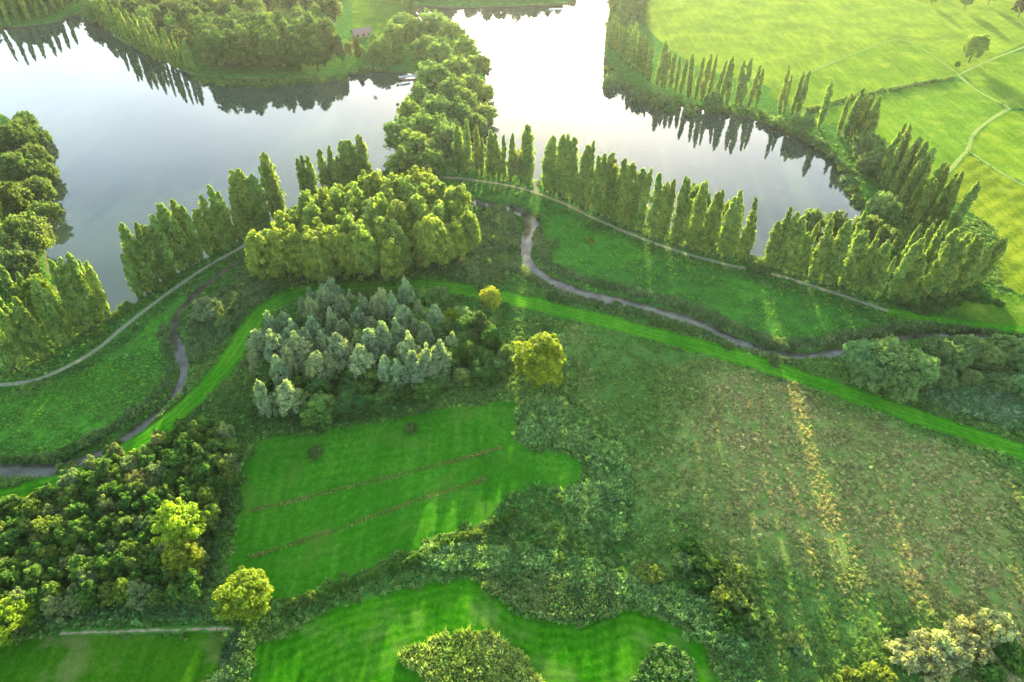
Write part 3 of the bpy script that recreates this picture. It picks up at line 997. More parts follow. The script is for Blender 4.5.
for i, (px, py, z, h, wd) in enumerate([(838, 218, 5, 10, 0.8), (868, 228, 5, 10, 0.9), (886, 236, 5, 9, 0.9), (815, 214, 5, 10, 0.7), (700, 194, 6, 13, 0.6), (735, 206, 6, 12, 0.6), (610, 166, 6, 12, 0.6)]):
    plant('willow_tree', 'willow', g(px, py, z), h, C_OLIVE, f'{ordinal(i + 1)} olive willow showing behind the long poplar rows', 'tree', 'olive willows behind the poplar rows', wide=wd)

SINGLE = [
    (539, 364, 6.5, 'lime', 14.5, C_LIME, 'lime_tree', 'round lime-green tree standing alone right of the silvery willows', 1.2, 0),
    (491, 301, 3.0, 'lime', 8.0, (0.32, 0.34, 0.03), 'sun_yellow_tree', 'small tree with sunlight painted as bright yellow leaves beside the mown grass track', 1.05, 1),  # leaf yellow brightened to carry the sunlight on this tree
    (243, 594, 5.5, 'lime', 9.5, C_LIME, 'lime_tree', 'round lime-green tree at the corner of the hay field', 1.4, 2),
    (178, 526, 7.5, 'lime', 13, C_LIME, 'lime_tree', 'tall lime-green tree on the right edge of the dark copse', 1.0, 1),
    (182, 556, 6.0, 'lime', 10, (0.17, 0.21, 0.018), 'lime_tree', 'yellow-green tree just in front of the tallest copse tree', 0.95, 0),
    (3, 618, 5.5, 'lime', 9.5, C_LIME, 'lime_tree', 'lime-green tree cut by the left edge beside the copse', 1.25, 2),
    (84, 572, 4.5, 'lime', 8.5, (0.09, 0.16, 0.022), 'broadleaf_tree', 'green tree with a lit top on the front edge of the copse', 0.8, 0),
    (126, 590, 4.5, 'lime', 8, (0.09, 0.16, 0.022), 'broadleaf_tree', 'pointed green tree at the front edge of the copse, beside the track', 0.72, 1),
    (138, 478, 6.0, 'willow', 8.5, (0.14, 0.17, 0.08), 'pale_tree', 'pale grey-green tree in the upper part of the copse', 0.6, 0),
    (893, 362, 5.0, 'willow', 11.5, (0.1190, 0.2240, 0.0700), 'willow_tree', 'largest green willow beside the stream bend', 1.15, 1),
    (862, 356, 4.0, 'willow', 9.0, (0.1120, 0.2170, 0.0700), 'willow_tree', 'willow on the left flank of the largest streamside willow', 0.95, 2),
    (870, 376, 3.0, 'willow', 7.5, (0.1120, 0.2100, 0.0700), 'willow_tree', 'low willow in front of the largest streamside willow, left', 1.0, 3),
    (900, 386, 3.0, 'willow', 7.5, (0.1190, 0.2240, 0.0700), 'willow_tree', 'low willow in front of the largest streamside willow, right', 1.1, 0),
    (918, 370, 4.0, 'willow', 9.0, (0.1050, 0.2100, 0.0700), 'willow_tree', 'willow on the right flank of the largest streamside willow', 1.0, 2),
    (208, 310, 3.0, 'willow', 7.5, (0.18, 0.235, 0.10), 'willow_bush', 'pale willow bush beside the left stream bend', 0.95, 0),
    (225, 322, 2.0, 'willow', 4.0, C_WIL, 'willow_bush', 'low grey-green bush just below the pale willow bush', 1.2, 1),
    (973, 52, 5.0, 'lime', 14, (0.11, 0.185, 0.035), 'field_tree', 'solitary round tree at the lane bend in the far fields', 1.2, 0),
    (957, 66, 1.5, 'lime', 4, C_DARK, 'field_tree', 'small dark bush at the foot of the solitary field tree', 0.9, 1),
    (933, 0, 3.0, 'lime', 8, C_ROUND, 'field_tree', 'small tree at the top edge, left of the corner trees', 0.9, 1),
    (967, 2, 4.0, 'lime', 10, C_ROUND, 'field_tree', 'dark round tree at the top edge above the solitary tree', 1.0, 2),
    (991, -2, 4.0, 'lime', 9, C_ROUND, 'field_tree', 'round tree at the top edge near the right corner', 0.9, 1),
    (1021, 10, 4.0, 'lime', 12, (0.045, 0.085, 0.03), 'field_tree', 'dark tree in the upper right corner', 1.0, 0),
    (340, 52, 6.0, 'grove', 15, (0.045, 0.095, 0.03), 'conifer_tree', 'dark pointed tree on the lawn shore behind the left lake', 0.75, 2),
    (356, 48, 6.0, 'grove', 13, (0.10, 0.13, 0.03), 'broadleaf_tree', 'yellowish tree beside the dark pointed tree on the far shore', 0.7, 1),
    (372, 58, 3.0, 'round', 8, C_ROUND, 'broadleaf_tree', 'small round tree between the house and the left lake', 0.7, 1),
    (348, 50, 4.0, 'round', 9, (0.13, 0.19, 0.04), 'broadleaf_tree', 'yellowish tree just left of the small house', 0.7, 0),
    (360, 52, 3.0, 'round', 7, C_ROUND, 'broadleaf_tree', 'low tree in front of the small house', 0.9, 2),
    (374, 44, 4.0, 'round', 10, C_ROUND, 'broadleaf_tree', 'round tree just right of the small house', 0.8, 4),
    (334, 10, 6.0, 'grove', 17, (0.11, 0.165, 0.03), 'broadleaf_tree', 'light green tall tree left of the small lawn', 1.15, 3),
    (410, 2, 5.0, 'round', 12, C_ROUND, 'broadleaf_tree', 'round tree at the top edge right of the small lawn', 1.0, 3),
]
for px, py, z, k, h, c, nm, lb, wd, va in SINGLE:
    plant(nm, k, g(px, py, z), h, c, lb, 'tree', wide=wd, variant=va)

BUSHR = [(938, 352, 7), (954, 360, 7), (968, 350, 7), (986, 358, 7), (1005, 352, 7.5), (1022, 360, 7.5), (944, 376, 5), (972, 378, 5), (1000, 382, 5), (1022, 386, 5.5), (1035, 350, 7)]
for i, (px, py, h) in enumerate(sorted(BUSHR)):
    plant('willow_bush', 'willow', g(px, py, 2.5), h, (0.1120, 0.1960, 0.0630), f'{ordinal(i + 1)} willow bush from the left in the thicket at the right edge', 'bush', 'willow thicket at the right edge', wide=random.uniform(0.9, 1.2))


def shrubs(items, where, group, col, name='shrub', h=(2.0, 3.2), wide=1.0):
    items = sorted(items)
    for i, it in enumerate(items):
        hh = it[2] if len(it) > 2 else random.uniform(*h)
        cc = it[3] if len(it) > 3 else col
        plant(name, 'shrub', g(it[0], it[1], hh * 0.4), hh, cc, f'{ordinal(i + 1)} shrub from the left {where}', 'shrub', group, wide=wide * random.uniform(0.85, 1.15))


shrubs([(64, 464, 3.0, (0.12, 0.18, 0.03)), (110, 442, 2.8, (0.08, 0.16, 0.025))], 'on the bank of the left stream', 'shrubs by the left stream', C_DARK)
shrubs([(480, 287, 2.4), (553, 296, 2.6), (590, 240, 2.2, C_LIME), (554, 243, 3.0, C_WIL), (545, 325, 2.2), (655, 322, 2.4), (672, 326, 2.4), (690, 330, 2.2), (775, 360, 3.0, C_OLIVE), (728, 346, 2.0),
        (617, 303, 2.0), (512, 250, 2.2), (566, 300, 1.8)],
       'along the right-hand stream', 'shrubs along the right-hand stream', (0.055, 0.125, 0.025))
shrubs([(488, 214, 3.0), (500, 224, 2.8), (494, 240, 3.2), (478, 236, 3.4), (506, 258, 2.6), (486, 262, 2.6), (470, 270, 2.4), (504, 240, 2.2), (498, 206, 2.4), (464, 262, 3.0)],
       'in the scrub between sunlit grove and stream', 'scrub between sunlit grove and stream', (0.12, 0.19, 0.05), wide=1.1)
shrubs([(411, 428, 2.6), (314, 452, 2.2)], 'standing alone in the hay field', 'lone shrubs in the hay field', (0.06, 0.12, 0.03))
shrubs([(x, y, h_) for x, y, h_ in zip(range(196, 336, 9), [74, 76, 77, 78, 79, 79, 79, 79, 79, 78, 78, 77, 77, 77, 76, 75], [3.5, 4.5, 3.8, 5.0, 4.2, 3.6, 4.6, 5.2, 4.0, 3.4, 4.4, 3.6, 3.0, 3.8, 3.0, 2.8])],
       'on the shore below the tall block across the left lake', 'shore bushes across the left lake', (0.075, 0.15, 0.03), wide=1.2)
shrubs([(342, 74, 3.5), (352, 70, 3.0), (364, 68, 3.6), (378, 66, 4.0), (388, 62, 4.5), (396, 58, 4.5), (384, 54, 4.0), (372, 46, 3.5)],
       'on the far shore between the house and jetty', 'bushes between house and jetty', (0.08, 0.15, 0.035), wide=1.2)
wl = along(catmull(G([(606, 66), (618, 78), (645, 95), (690, 106), (745, 114), (775, 124), (808, 140), (834, 158), (850, 182), (862, 206)]), False, 1.0), 4.6, 0.8)
for i, p in enumerate(sorted(wl, key=lambda p: p[0] / p[1])):
    plant('shore_shrub', 'shrub', p, random.uniform(2.4, 4.6), random.choice([C_WIL, C_ROUND, (0.085, 0.155, 0.04)]), f'{ordinal(i + 1)} waterside shrub from the left along the right lake far bank', 'shrub',
          'waterside shrubs on the right lake far bank', wide=random.uniform(0.9, 1.3))
# hedge below the hay field
hl = along(catmull(G([(290, 606), (340, 590), (400, 567), (450, 545), (490, 530), (520, 512)]), False, 1.0), 2.0, 0.5)
for i, p in enumerate(sorted(hl)):
    plant('hedge_shrub', 'shrub', p, random.uniform(1.6, 2.6), random.choice([C_DARK, (0.06, 0.14, 0.02), (0.09, 0.15, 0.025)]),
          f'{ordinal(i + 1)} shrub from the left in the hedge below the hay field', 'shrub', 'hedge below the hay field', wide=random.uniform(0.6, 0.85))
shrubs([(540, 545), (555, 530), (570, 540), (585, 555), (600, 530), (560, 560), (610, 545), (530, 530), (545, 515), (590, 520), (575, 512), (604, 505), (498, 528), (514, 548), (622, 570), (560, 500)],
       'in the scrub right of the hay field', 'scrub right of the hay field', (0.06, 0.13, 0.025), h=(1.4, 2.4), wide=0.8)
shrubs([(655, 575, 2.6, (0.14, 0.18, 0.025)), (645, 572, 2.4, (0.13, 0.17, 0.025)), (690, 545, 3.4, (0.05, 0.14, 0.02)), (700, 560, 3.4, C_DARK), (686, 562, 3.2, C_WIL), (712, 572, 3.4, C_DARK),
        (735, 580, 4.2, (0.10, 0.16, 0.03)), (725, 600, 4.4, (0.11, 0.17, 0.03)), (745, 605, 4.0, (0.09, 0.15, 0.03)), (758, 620, 3.6, (0.10, 0.16, 0.03)), (730, 622, 3.4, C_DARK), (700, 582, 3.0, C_DARK)],
       'in the bush clump on the dry meadow', 'bush clump on the dry meadow', C_DARK, wide=1.05)
shrubs([(905, 655, 3.6), (925, 650, 4.0), (945, 645, 4.2), (962, 638, 4.2), (980, 632, 4.4), (995, 627, 4.2), (935, 664, 3.4), (958, 655, 3.8), (978, 648, 3.8)],
       'in the thicket painted sunlit cream at lower right', 'cream thicket at lower right', (0.27, 0.285, 0.12), wide=1.05)  # pale leaf colour holds the sunlight on these shrub tops
shrubs([(852, 676, 3.0), (872, 672, 3.2), (888, 678, 3.0), (835, 682, 2.6)], 'at the bottom edge beside the sunlit cream thicket', 'shrubs at the bottom edge', (0.13, 0.19, 0.03), wide=0.9)
shrubs([(795, 640, 2.6, (0.14, 0.19, 0.05)), (803, 652, 2.2, (0.12, 0.20, 0.07)), (1010, 650, 3.0, C_DARK), (1020, 660, 3.4, C_DARK), (990, 672, 3.0, C_DARK)], 'scattered round the sunlit cream thicket', 'shrubs round the cream thicket', C_DARK)
shrubs([(118, 314, 2.2), (98, 332, 2.0), (160, 286, 2.4), (172, 276, 2.4), (216, 250, 2.2), (126, 306, 2.6), (290, 208, 3), (294, 204, 3), (382, 176, 3.4), (388, 172, 3.6)], 'at the feet of the left poplars',
       'shrubs at the feet of the left poplars', (0.075, 0.14, 0.025))
shrubs([(752, 268, 2.6), (760, 264, 3.0, C_OLIVE), (766, 270, 2.6), (916, 304, 3.4), (928, 308, 3.6), (940, 302, 3.4), (955, 300, 3.2), (970, 296, 3.0), (985, 298, 2.6), (895, 300, 3.0), (1000, 302, 2.4)], 'at the feet of the right poplars',
       'shrubs at the feet of the right poplars', (0.055, 0.12, 0.025))
hg = along(catmull(G([(806, 112), (868, 95), (953, 79)]), False, 1.0), 3.2, 0.5)
for i, p in enumerate(sorted(hg)):
    plant('hedge_shrub', 'shrub', p, random.uniform(1.6, 2.4), C_ROUND, f'{ordinal(i + 1)} shrub from the left in the long far hedge', 'shrub', 'long far hedge', wide=1.1)
fe = along(catmull(G([(232, 470), (226, 505), (214, 560), (206, 590)]), False, 1.0), 2.6, 0.6)
for i, p in enumerate(sorted(fe, key=lambda p: -p[1])):
    plant('edge_shrub', 'shrub', p, random.uniform(1.6, 2.8), random.choice([C_DARK, (0.05, 0.11, 0.035)]), f'{ordinal(i + 1)} shrub from the top between dark copse and hay field', 'shrub',
          'shrubs between copse and hay field', wide=0.85)


# ------------------------------------------------------------------ small built things by the far shore
def box(V, F, c, s, rz=0.0):
    b = len(V)
    for dx, dy, dz in ((-1, -1, -1), (1, -1, -1), (1, 1, -1), (-1, 1, -1), (-1, -1, 1), (1, -1, 1), (1, 1, 1), (-1, 1, 1)):
        x, y = dx * s[0] / 2, dy * s[1] / 2
        V.append((c[0] + x * math.cos(rz) - y * math.sin(rz), c[1] + x * math.sin(rz) + y * math.cos(rz), c[2] + dz * s[2] / 2))
    F += [tuple(b + i for i in f) for f in ((0, 3, 2, 1), (4, 5, 6, 7), (0, 1, 5, 4), (1, 2, 6, 5), (2, 3, 7, 6), (3, 0, 4, 7))]


def plain(name, c, rough=0.8):
    m = Mat(name)
    m.principled(m.ramp(m.noise(2.5, 5), [(0.3, tuple(v * 0.75 for v in c)), (0.7, c)]), rough, m.bump(m.noise(8.0, 3), 0.3, 0.02))
    return m.m


M_WALL, M_ROOF, M_WOOD, M_BOAT, M_GLASS = plain('render_wall', (0.34, 0.26, 0.2)), plain('roof_tile', (0.24, 0.15, 0.115)), plain('grey_wood', (0.30, 0.28, 0.25)), plain('boat_paint', (0.7, 0.7, 0.68), 0.4), plain('window_glass', (0.03, 0.035, 0.04), 0.1)
hx, hy = g(362, 36)
house = obj('house', None, label='small house with red-brown roof among far shore trees', category='house')
house.location = (hx, hy, float(height([(hx, hy)])[0]))
house.rotation_euler = (0, 0, 0.5)
V, F = [], []
box(V, F, (0, 0, 1.1), (9, 6, 2.4))
obj('wall', new_mesh('house_wall', V, F), M_WALL, house)
V = [(-5.4, -3.5, 2.1), (5.4, -3.5, 2.1), (5.4, 3.5, 2.1), (-5.4, 3.5, 2.1), (-5.4, 0, 4.2), (5.4, 0, 4.2)]
obj('roof', bpy.data.meshes.new('house_roof'), None, house)
rf = house.children[-1].data if house.children else None
for o_ in house.children:
    if o_.name.startswith('roof'):
        o_.data.from_pydata(V, [], [(0, 1, 5, 4), (2, 3, 4, 5), (0, 4, 3), (1, 2, 5), (0, 3, 2, 1)])
        o_.data.materials.append(M_ROOF)
for wx in (-3.2, 0.0, 3.2):
    V, F = [], []
    box(V, F, (wx, -3.04, 1.2), (1.2, 0.12, 1.1))
    obj('window', new_mesh('house_window', V, F), M_GLASS, house)

jx, jy = g(412, 76)
jetty = obj('jetty', None, label='weathered grey jetty on the left lake below the wooded spit', category='jetty')
jetty.location = (jx, jy, 0)
jetty.rotation_euler = (0, 0, 0.25)
for k in range(10):
    V, F = [], []
    box(V, F, (-6.0 + k * 1.2, 0, 0.05), (1.1, 3.0, 0.12))
    obj('plank', new_mesh('jetty_plank', V, F), M_WOOD, jetty)
for k in range(4):
    V, F = [], []
    tube(V, F, [(-5.5 + k * 3.6, -1.3, -2.2), (-5.5 + k * 3.6, -1.3, 0.6)], [0.14, 0.14], 8)
    obj('post', new_mesh('jetty_post', V, F), M_WOOD, jetty)


def boat(x, y, rz, label, L=5.0):
    b = obj('rowing_boat', None, label=label, category='boat', group='boats on the lakes')
    b.location = (x, y, H_WATER)
    b.rotation_euler = (0, 0, rz)
    V, F = [], []
    secs = [(-0.5, 0.34), (-0.3, 0.46), (0.0, 0.5), (0.3, 0.36), (0.5, 0.03)]
    for sx, w in secs:
        V += [(sx * L, -w * 1.6, 0.5), (sx * L, -w * 1.0, -0.15), (sx * L, w * 1.0, -0.15), (sx * L, w * 1.6, 0.5)]
    for i in range(4):
        for j in range(3):
            F.append((i * 4 + j, i * 4 + j + 1, i * 4 + j + 5, i * 4 + j + 4))
    F.append((0, 3, 2, 1))
    obj('hull', new_mesh('boat_hull', V, F, True), M_BOAT, b)
    for sx in (-0.25, 0.1):
        V, F = [], []
        box(V, F, (sx * L, 0, 0.3), (0.35, 1.3, 0.06))
        obj('thwart', new_mesh('boat_thwart', V, F), M_WOOD, b)


bx_, by_ = g(407, 66)
boat(*g(405, 82), 0.4, 'white rowing boat moored at the grey jetty')
boat(*g(375, 95), 2.0, 'small boat drifting alone on the left lake', 3.6)
boat(*g(556, 8), 0.1, 'white boat at the top edge of the right lake', 9.0)

# ------------------------------------------------------------------ herbage: nobody could count it
PROTO = bpy.data.collections.new('herbage_models')


def proto(name, seed, kind):
    rs = np.random.default_rng(seed)
    V, F, T = [], [], []
    if kind == 'tuft':
        for i in range(16):
            a, lean, L = rs.uniform(0, 6.28), rs.uniform(0.1, 0.75), rs.uniform(0.6, 1.1)
            w = rs.uniform(0.05, 0.09)
            d = np.array([math.cos(a), math.sin(a), 0])
            s = np.array([-d[1], d[0], 0])
            p0 = d * rs.uniform(0, 0.3) + s * rs.normal(0, 0.1)
            p1 = p0 + d * lean * 0.35 * L + np.array([0, 0, 0.62 * L])
            p2 = p0 + d * lean * L + np.array([0, 0, 0.92 * L])
            b = len(V)
            V += [p0 - s * w, p0 + s * w, p1 + s * w * 0.9, p1 - s * w * 0.9, p2 + s * 0.02, p2 - s * 0.02]
            F += [(b, b + 1, b + 2, b + 3), (b + 3, b + 2, b + 4, b + 5)]
            T += [rs.uniform(0.1, 0.9)] * 2
    else:
        for i in range(46):
            d = rs.normal(size=3)
            d /= np.linalg.norm(d)
            d[2] = abs(d[2])
            p = np.array([d[0] * 0.62, d[1] * 0.62, 0.08 + d[2] * 0.85]) * rs.uniform(0.55, 1.0)
            nn = d + rs.normal(0, 0.5, 3)
            nn /= np.linalg.norm(nn)
            v, f = leaf_quads(p[None], nn[None], 0.26, rs, 1.7)
            b = len(V)
            V += list(v)
            F += [tuple(b + k for k in range(4))]
            T += [rs.uniform(0.1, 0.9)]
    me = new_mesh(name, np.array(V), np.array(F))
    at = me.attributes.new('tint', 'FLOAT', 'FACE')
    at.data.foreach_set('value', np.array(T, np.float32))
    me.materials.append(HERB)
    o = bpy.data.objects.new(name, me)
    PROTO.objects.link(o)


for i in range(3):
    proto(f'a_tuft_{i}', 900 + i, 'tuft')
for i in range(3):
    proto(f'b_herb_{i}', 910 + i, 'herb')

NG = bpy.data.node_groups.new('scatter_herbage', 'GeometryNodeTree')
NG.interface.new_socket('Geometry', in_out='INPUT', socket_type='NodeSocketGeometry')
NG.interface.new_socket('Geometry', in_out='OUTPUT', socket_type='NodeSocketGeometry')
gi, go = NG.nodes.new('NodeGroupInput'), NG.nodes.new('NodeGroupOutput')
iop = NG.nodes.new('GeometryNodeInstanceOnPoints')
ci = NG.nodes.new('GeometryNodeCollectionInfo')
ci.inputs['Collection'].default_value = PROTO
ci.inputs['Separate Children'].default_value = True
ci.inputs['Reset Children'].default_value = True
iop.inputs['Pick Instance'].default_value = True


def named(nm, typ):
    nd = NG.nodes.new('GeometryNodeInputNamedAttribute')
    nd.data_type = typ
    nd.inputs['Name'].default_value = nm
    return nd.outputs['Attribute']


NG.links.new(gi.outputs[0], iop.inputs['Points'])
NG.links.new(ci.outputs[0], iop.inputs['Instance'])
NG.links.new(named('variant', 'INT'), iop.inputs['Instance Index'])
cxyz = NG.nodes.new('ShaderNodeCombineXYZ')
NG.links.new(named('turn', 'FLOAT'), cxyz.inputs['Z'])
NG.links.new(cxyz.outputs[0], iop.inputs['Rotation'])
NG.links.new(named('size', 'FLOAT_VECTOR'), iop.inputs['Scale'])
NG.links.new(iop.outputs[0], go.inputs[0])


def scatter(name, P, variant, size, col, **props):
    """one stuff object: a cloud of points that each carry a tuft"""
    n = len(P)
    me = bpy.data.meshes.new(name)
    me.vertices.add(n)
    me.vertices.foreach_set('co', np.column_stack([P, height(P) - 0.04]).astype(np.float32).ravel())
    for nm, typ, vals, key in (('variant', 'INT', variant.astype(np.int32), 'value'), ('turn', 'FLOAT', rng.uniform(0, 6.28, n).astype(np.float32), 'value'),
                               ('size', 'FLOAT_VECTOR', size.astype(np.float32).ravel(), 'vector'), ('col', 'FLOAT_COLOR', np.column_stack([col, np.ones(n)]).astype(np.float32).ravel(), 'color')):
        a = me.attributes.new(nm, typ, 'POINT')
        a.data.foreach_set(key, vals)
    me.materials.append(HERB)
    o = obj(name, me, None, kind='stuff', **props)
    md = o.modifiers.new('scatter', 'NODES')
    md.node_group = NG
    return o


def lerp3(a, b, t):
    return np.array(a)[None] * (1 - t[:, None]) + np.array(b)[None] * t[:, None]


# candidate points over the visible floor, thinner with distance
def candidates(n, ymin, ymax):
    y = rng.uniform(ymin, ymax, n)
    half = 30 + 0.78 * (y * math.cos(PITCH) + CAM_H * math.sin(PITCH))
    return np.column_stack([rng.uniform(-1, 1, n) * half, y])


P = np.concatenate([candidates(185000, 42, 130), candidates(105000, 110, 200), candidates(30000, 190, 300)])
clear = np.ones(len(P), bool)
fr = np.clip(fbm(P, 2.5, 88, 3) * 2.2 - 0.6, 0, 1) ** 2      # how far the rough grass frays over a mown edge
for line, w in ((PATH, 1.5), (GTRACK, 3.1), (GTRACK2, 2.0), (DIRT, 1.2), (SPUR, 1.2)):
    clear &= fast(dist_line, P, line, 8) > w - 0.9 * fr
for poly in (FIELD_A, FIELD_B, FIELD_C, LAKE_L, LAKE_R):
    clear &= fast(sdf_poly, P, poly, 8) > 0.2 - 1.9 * fr
for poly in FF.values():
    clear &= fast(sdf_poly, P, poly, 8) > 0.2
clear &= height(P) > -0.55
P = P[clear]
dry = soft(DRY, 3.0, 10.0, 61, P)
nz, nf = fbm(P, 14.0, 71, 4), fbm(P, 3.0, 75, 3)
lush = np.maximum(soft(LUSH_R, 2.0, 8.0, 62, P), soft(LUSH_L, 2.0, 8.0, 63, P))
edge_n = fbm(P, 2.2, 88, 2)
keep = rng.random(len(P)) < np.clip(0.25 + 1.3 * (nf - 0.25) + 0.15 * (1 - dry), 0.12, 1)
P, dry, nz, nf, lush = P[keep], dry[keep], nz[keep], nf[keep], lush[keep]
n = len(P)
col = lerp3((0.045, 0.120, 0.022), (0.115, 0.205, 0.040), np.clip(nz * 1.6 - 0.3 + rng.normal(0, 0.18, n), 0, 1))
lc = lerp3((0.050, 0.170, 0.016), (0.11, 0.27, 0.03), np.clip(rng.normal(0.5, 0.25, n), 0, 1))
col = col * (1 - lush[:, None] * 0.85) + lc * lush[:, None] * 0.85
dc = lerp3((0.088, 0.170, 0.032), (0.29, 0.26, 0.11), np.clip((fbm(P, 30.0, 171, 5) - 0.34) * 2.4 + rng.normal(0, 0.15, n), 0, 1))
col = col * (1 - dry[:, None]) + dc * dry[:, None]
col *= np.exp(rng.normal(0, 0.28, n))[:, None]
hgt = (0.24 + 0.50 * rng.random(n) ** 1.5 * (0.6 + nf)) * (1 - 0.25 * dry)
hgt *= 1 - 0.35 * lush
wdt = hgt * rng.uniform(0.9, 1.6, n)
var = np.where(rng.random(n) < 0.5, rng.integers(0, 3, n), rng.integers(3, 6, n))
scatter('tall_grass', P, var, np.column_stack([wdt, wdt, hgt]), col, label='rough tussocks and tall herbs covering the unmown meadows', category='grass')


def bed(poly, dens, hr, c0, c1, name, label, tuft=0.5, sc=14.0, seed=1):
    lo, hi = poly.min(0), poly.max(0)
    k = int((hi[0] - lo[0]) * (hi[1] - lo[1]) * dens)
    B = np.column_stack([rng.uniform(lo[0], hi[0], k), rng.uniform(lo[1], hi[1], k)])
    s = sdf_poly(B, poly) + (0.7 if name == 'ditch_grass' else 3.4) * (fbm(B, 4.0, seed + 3, 3) - 0.5)
    ok = (s < 0) & (height(B) > -0.75)
    for line, w in ((PATH, 1.6), (GTRACK, 3.2), (GTRACK2, 2.1)):
        ok &= fast(dist_line, B, line, 6) > w
    B = B[ok]
    k = len(B)
    q_ = np.clip(fbm(B, 5.0, seed, 3) * 1.8 - 0.4 + rng.normal(0, 0.2, k), 0, 1)
    h_ = rng.uniform(*hr, k) * (0.7 + 0.6 * fbm(B, 4.0, seed + 7, 2))
    w_ = h_ * rng.uniform(0.6, 1.1, k)
    v_ = np.where(rng.random(k) < tuft, rng.integers(0, 3, k), rng.integers(3, 6, k))
    scatter(name, B, v_, np.column_stack([w_, w_, h_]), lerp3(c0, c1, q_) * np.exp(rng.normal(0, 0.25, k))[:, None], label=label, category='tall herbs')


def strip(line_px, w):
    ln = catmull(G(line_px), False, 1.5)
    t_ = np.gradient(ln, axis=0)
    t_ /= np.linalg.norm(t_, axis=1)[:, None] + 1e-9
    nn = np.column_stack([-t_[:, 1], t_[:, 0]])
    return np.concatenate([ln + nn * w / 2, (ln - nn * w / 2)[::-1]])


BLUE0, BLUE1 = (0.068, 0.16, 0.040), (0.16, 0.265, 0.075)
bed(ISLAND, 5, (0.9, 1.5), (0.085, 0.165, 0.026), (0.22, 0.28, 0.06), 'tall_grass', 'island of uncut tall grass inside the bottom field', 0.7, seed=101)
bed(ISLAND2, 5, (0.6, 1.1), (0.055, 0.14, 0.03), (0.13, 0.22, 0.06), 'nettle_patch', 'patch of dark nettles at the bottom right of the mown field', 0.3, seed=102)
bed(catmull(G([(480, 580), (500, 562), (540, 568), (600, 580), (618, 596), (612, 612), (580, 622), (545, 620), (515, 606)]), True, 1.0), 5, (0.9, 1.5), (0.05, 0.12, 0.03), (0.14, 0.20, 0.06), 'reed_bed', 'oval bed of reeds above the bottom field', 0.75, seed=103)
bed(catmull(G([(522, 400), (560, 400), (590, 430), (622, 450), (630, 500), (610, 545), (560, 500), (582, 488), (590, 470), (572, 450), (535, 446), (518, 434)]), True, 1.0), 4, (0.9, 1.6), BLUE0, BLUE1, 'reed_bed', 'blue-green reeds curving round the right end of hay field', 0.5, seed=104)
bed(strip([(420, 560), (480, 556), (540, 562), (600, 578), (660, 598), (710, 625), (745, 665), (760, 720)], 4.5), 5, (0.9, 1.6), BLUE0, BLUE1, 'reed_bed', 'winding band of reeds along the ditch above the bottom field', 0.5, seed=105)
bed(strip([(20, 622), (90, 618), (170, 614), (230, 612)], 3.0), 5, (0.8, 1.4), BLUE0, (0.07, 0.15, 0.05), 'nettle_patch', 'strip of nettles between the copse and the dirt track', 0.4, seed=106)
bed(strip([(240, 632), (228, 660), (212, 700)], 2.6), 6, (0.8, 1.3), (0.02, 0.06, 0.025), BLUE1, 'nettle_patch', 'dark ditch vegetation right of the corner field', 0.5, seed=107)
bed(strip([(246, 512), (330, 492), (420, 470), (503, 448)], 1.2), 16, (0.20, 0.36), (0.10, 0.15, 0.025), (0.22, 0.20, 0.07), 'ditch_grass', 'upper grassy ditch line across the hay field', 0.7, seed=108)
bed(strip([(246, 558), (330, 532), (420, 500), (486, 480)], 1.2), 16, (0.20, 0.36), (0.10, 0.15, 0.025), (0.22, 0.20, 0.07), 'ditch_grass', 'lower grassy ditch line across the hay field', 0.7, seed=109)
bed(catmull(G([(905, 375), (960, 372), (1040, 380), (1060, 440), (1000, 425), (930, 402)]), True, 1.5), 4, (0.8, 1.5), BLUE0, (0.11, 0.18, 0.09), 'reed_bed', 'grey-green herbs below the willow thicket at right', 0.3, seed=110)
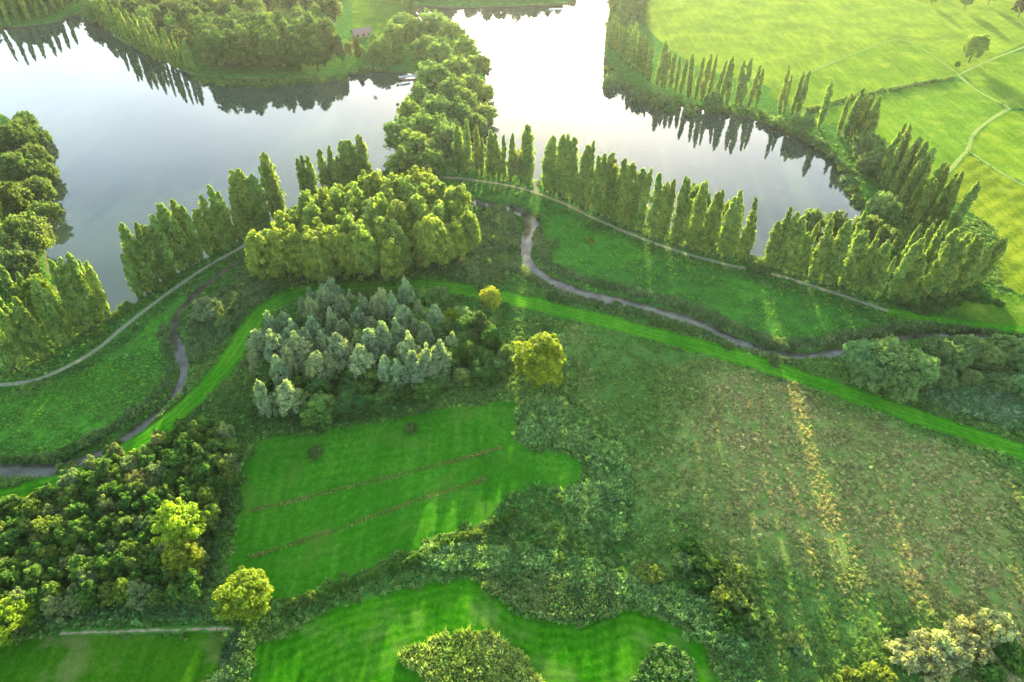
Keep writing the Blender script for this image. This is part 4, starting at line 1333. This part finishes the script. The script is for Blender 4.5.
bed(strip([(535, 215), (540, 245), (552, 268), (600, 285), (650, 296), (710, 316), (748, 334), (790, 345), (850, 338), (905, 328), (1024, 328)], 3.0), 5, (0.9, 1.5), (0.045, 0.105, 0.03), (0.12, 0.17, 0.065), 'reed_bed', 'reeds along the far bank of the right-hand stream', 0.6, seed=111)
bed(strip([(512, 215), (518, 245), (520, 268), (540, 284), (580, 300), (640, 314), (700, 332), (740, 351), (800, 366)], 2.4), 4, (0.7, 1.3), (0.045, 0.105, 0.03), (0.13, 0.17, 0.07), 'reed_bed', 'reeds along the near bank of the right-hand stream', 0.6, seed=112)
bed(strip([(0, 460), (58, 455), (118, 426), (145, 405), (163, 390), (172, 368), (168, 345), (164, 325)], 2.6), 5, (0.8, 1.4), (0.04, 0.105, 0.025), (0.09, 0.155, 0.05), 'reed_bed', 'reeds along the far bank of the left stream', 0.6, seed=113)
bed(catmull(G([(190, 320), (220, 290), (262, 262), (275, 290), (250, 310), (215, 345), (195, 365), (185, 340)]), True, 1.5), 3, (0.8, 1.5), (0.05, 0.12, 0.03), (0.12, 0.18, 0.07), 'reed_bed', 'reeds between the left stream and the grass track', 0.5, seed=114)
bed(catmull(G([(480, 210), (515, 218), (518, 260), (500, 280), (455, 280), (470, 250)]), True, 1.5), 3, (0.8, 1.6), (0.06, 0.125, 0.03), (0.14, 0.19, 0.075), 'reed_bed', 'pale reeds between the sunlit grove and the stream', 0.5, seed=115)

# ------------------------------------------------------------------ evening haze
V, F = [], []
box(V, F, (0, 0, 61), (9000, 9000, 130))
hm = Mat('haze')
pv = hm.n('ShaderNodeVolumePrincipled')
pv.inputs['Color'].default_value = (0.86, 0.94, 1.0, 1)
pv.inputs['Density'].default_value = HAZE_DENSITY
pv.inputs['Anisotropy'].default_value = 0.65
hm.l(pv.outputs[0], hm.out.inputs['Volume'])
if HAZE_DENSITY > 0:
    obj('haze', new_mesh('haze', V, F), hm.m, kind='stuff', label='thin pale evening haze over the valley', category='haze')
import collections
print(collections.Counter(o.get('group') for o in SC.objects if o.get('group')), 'tall grass', n)
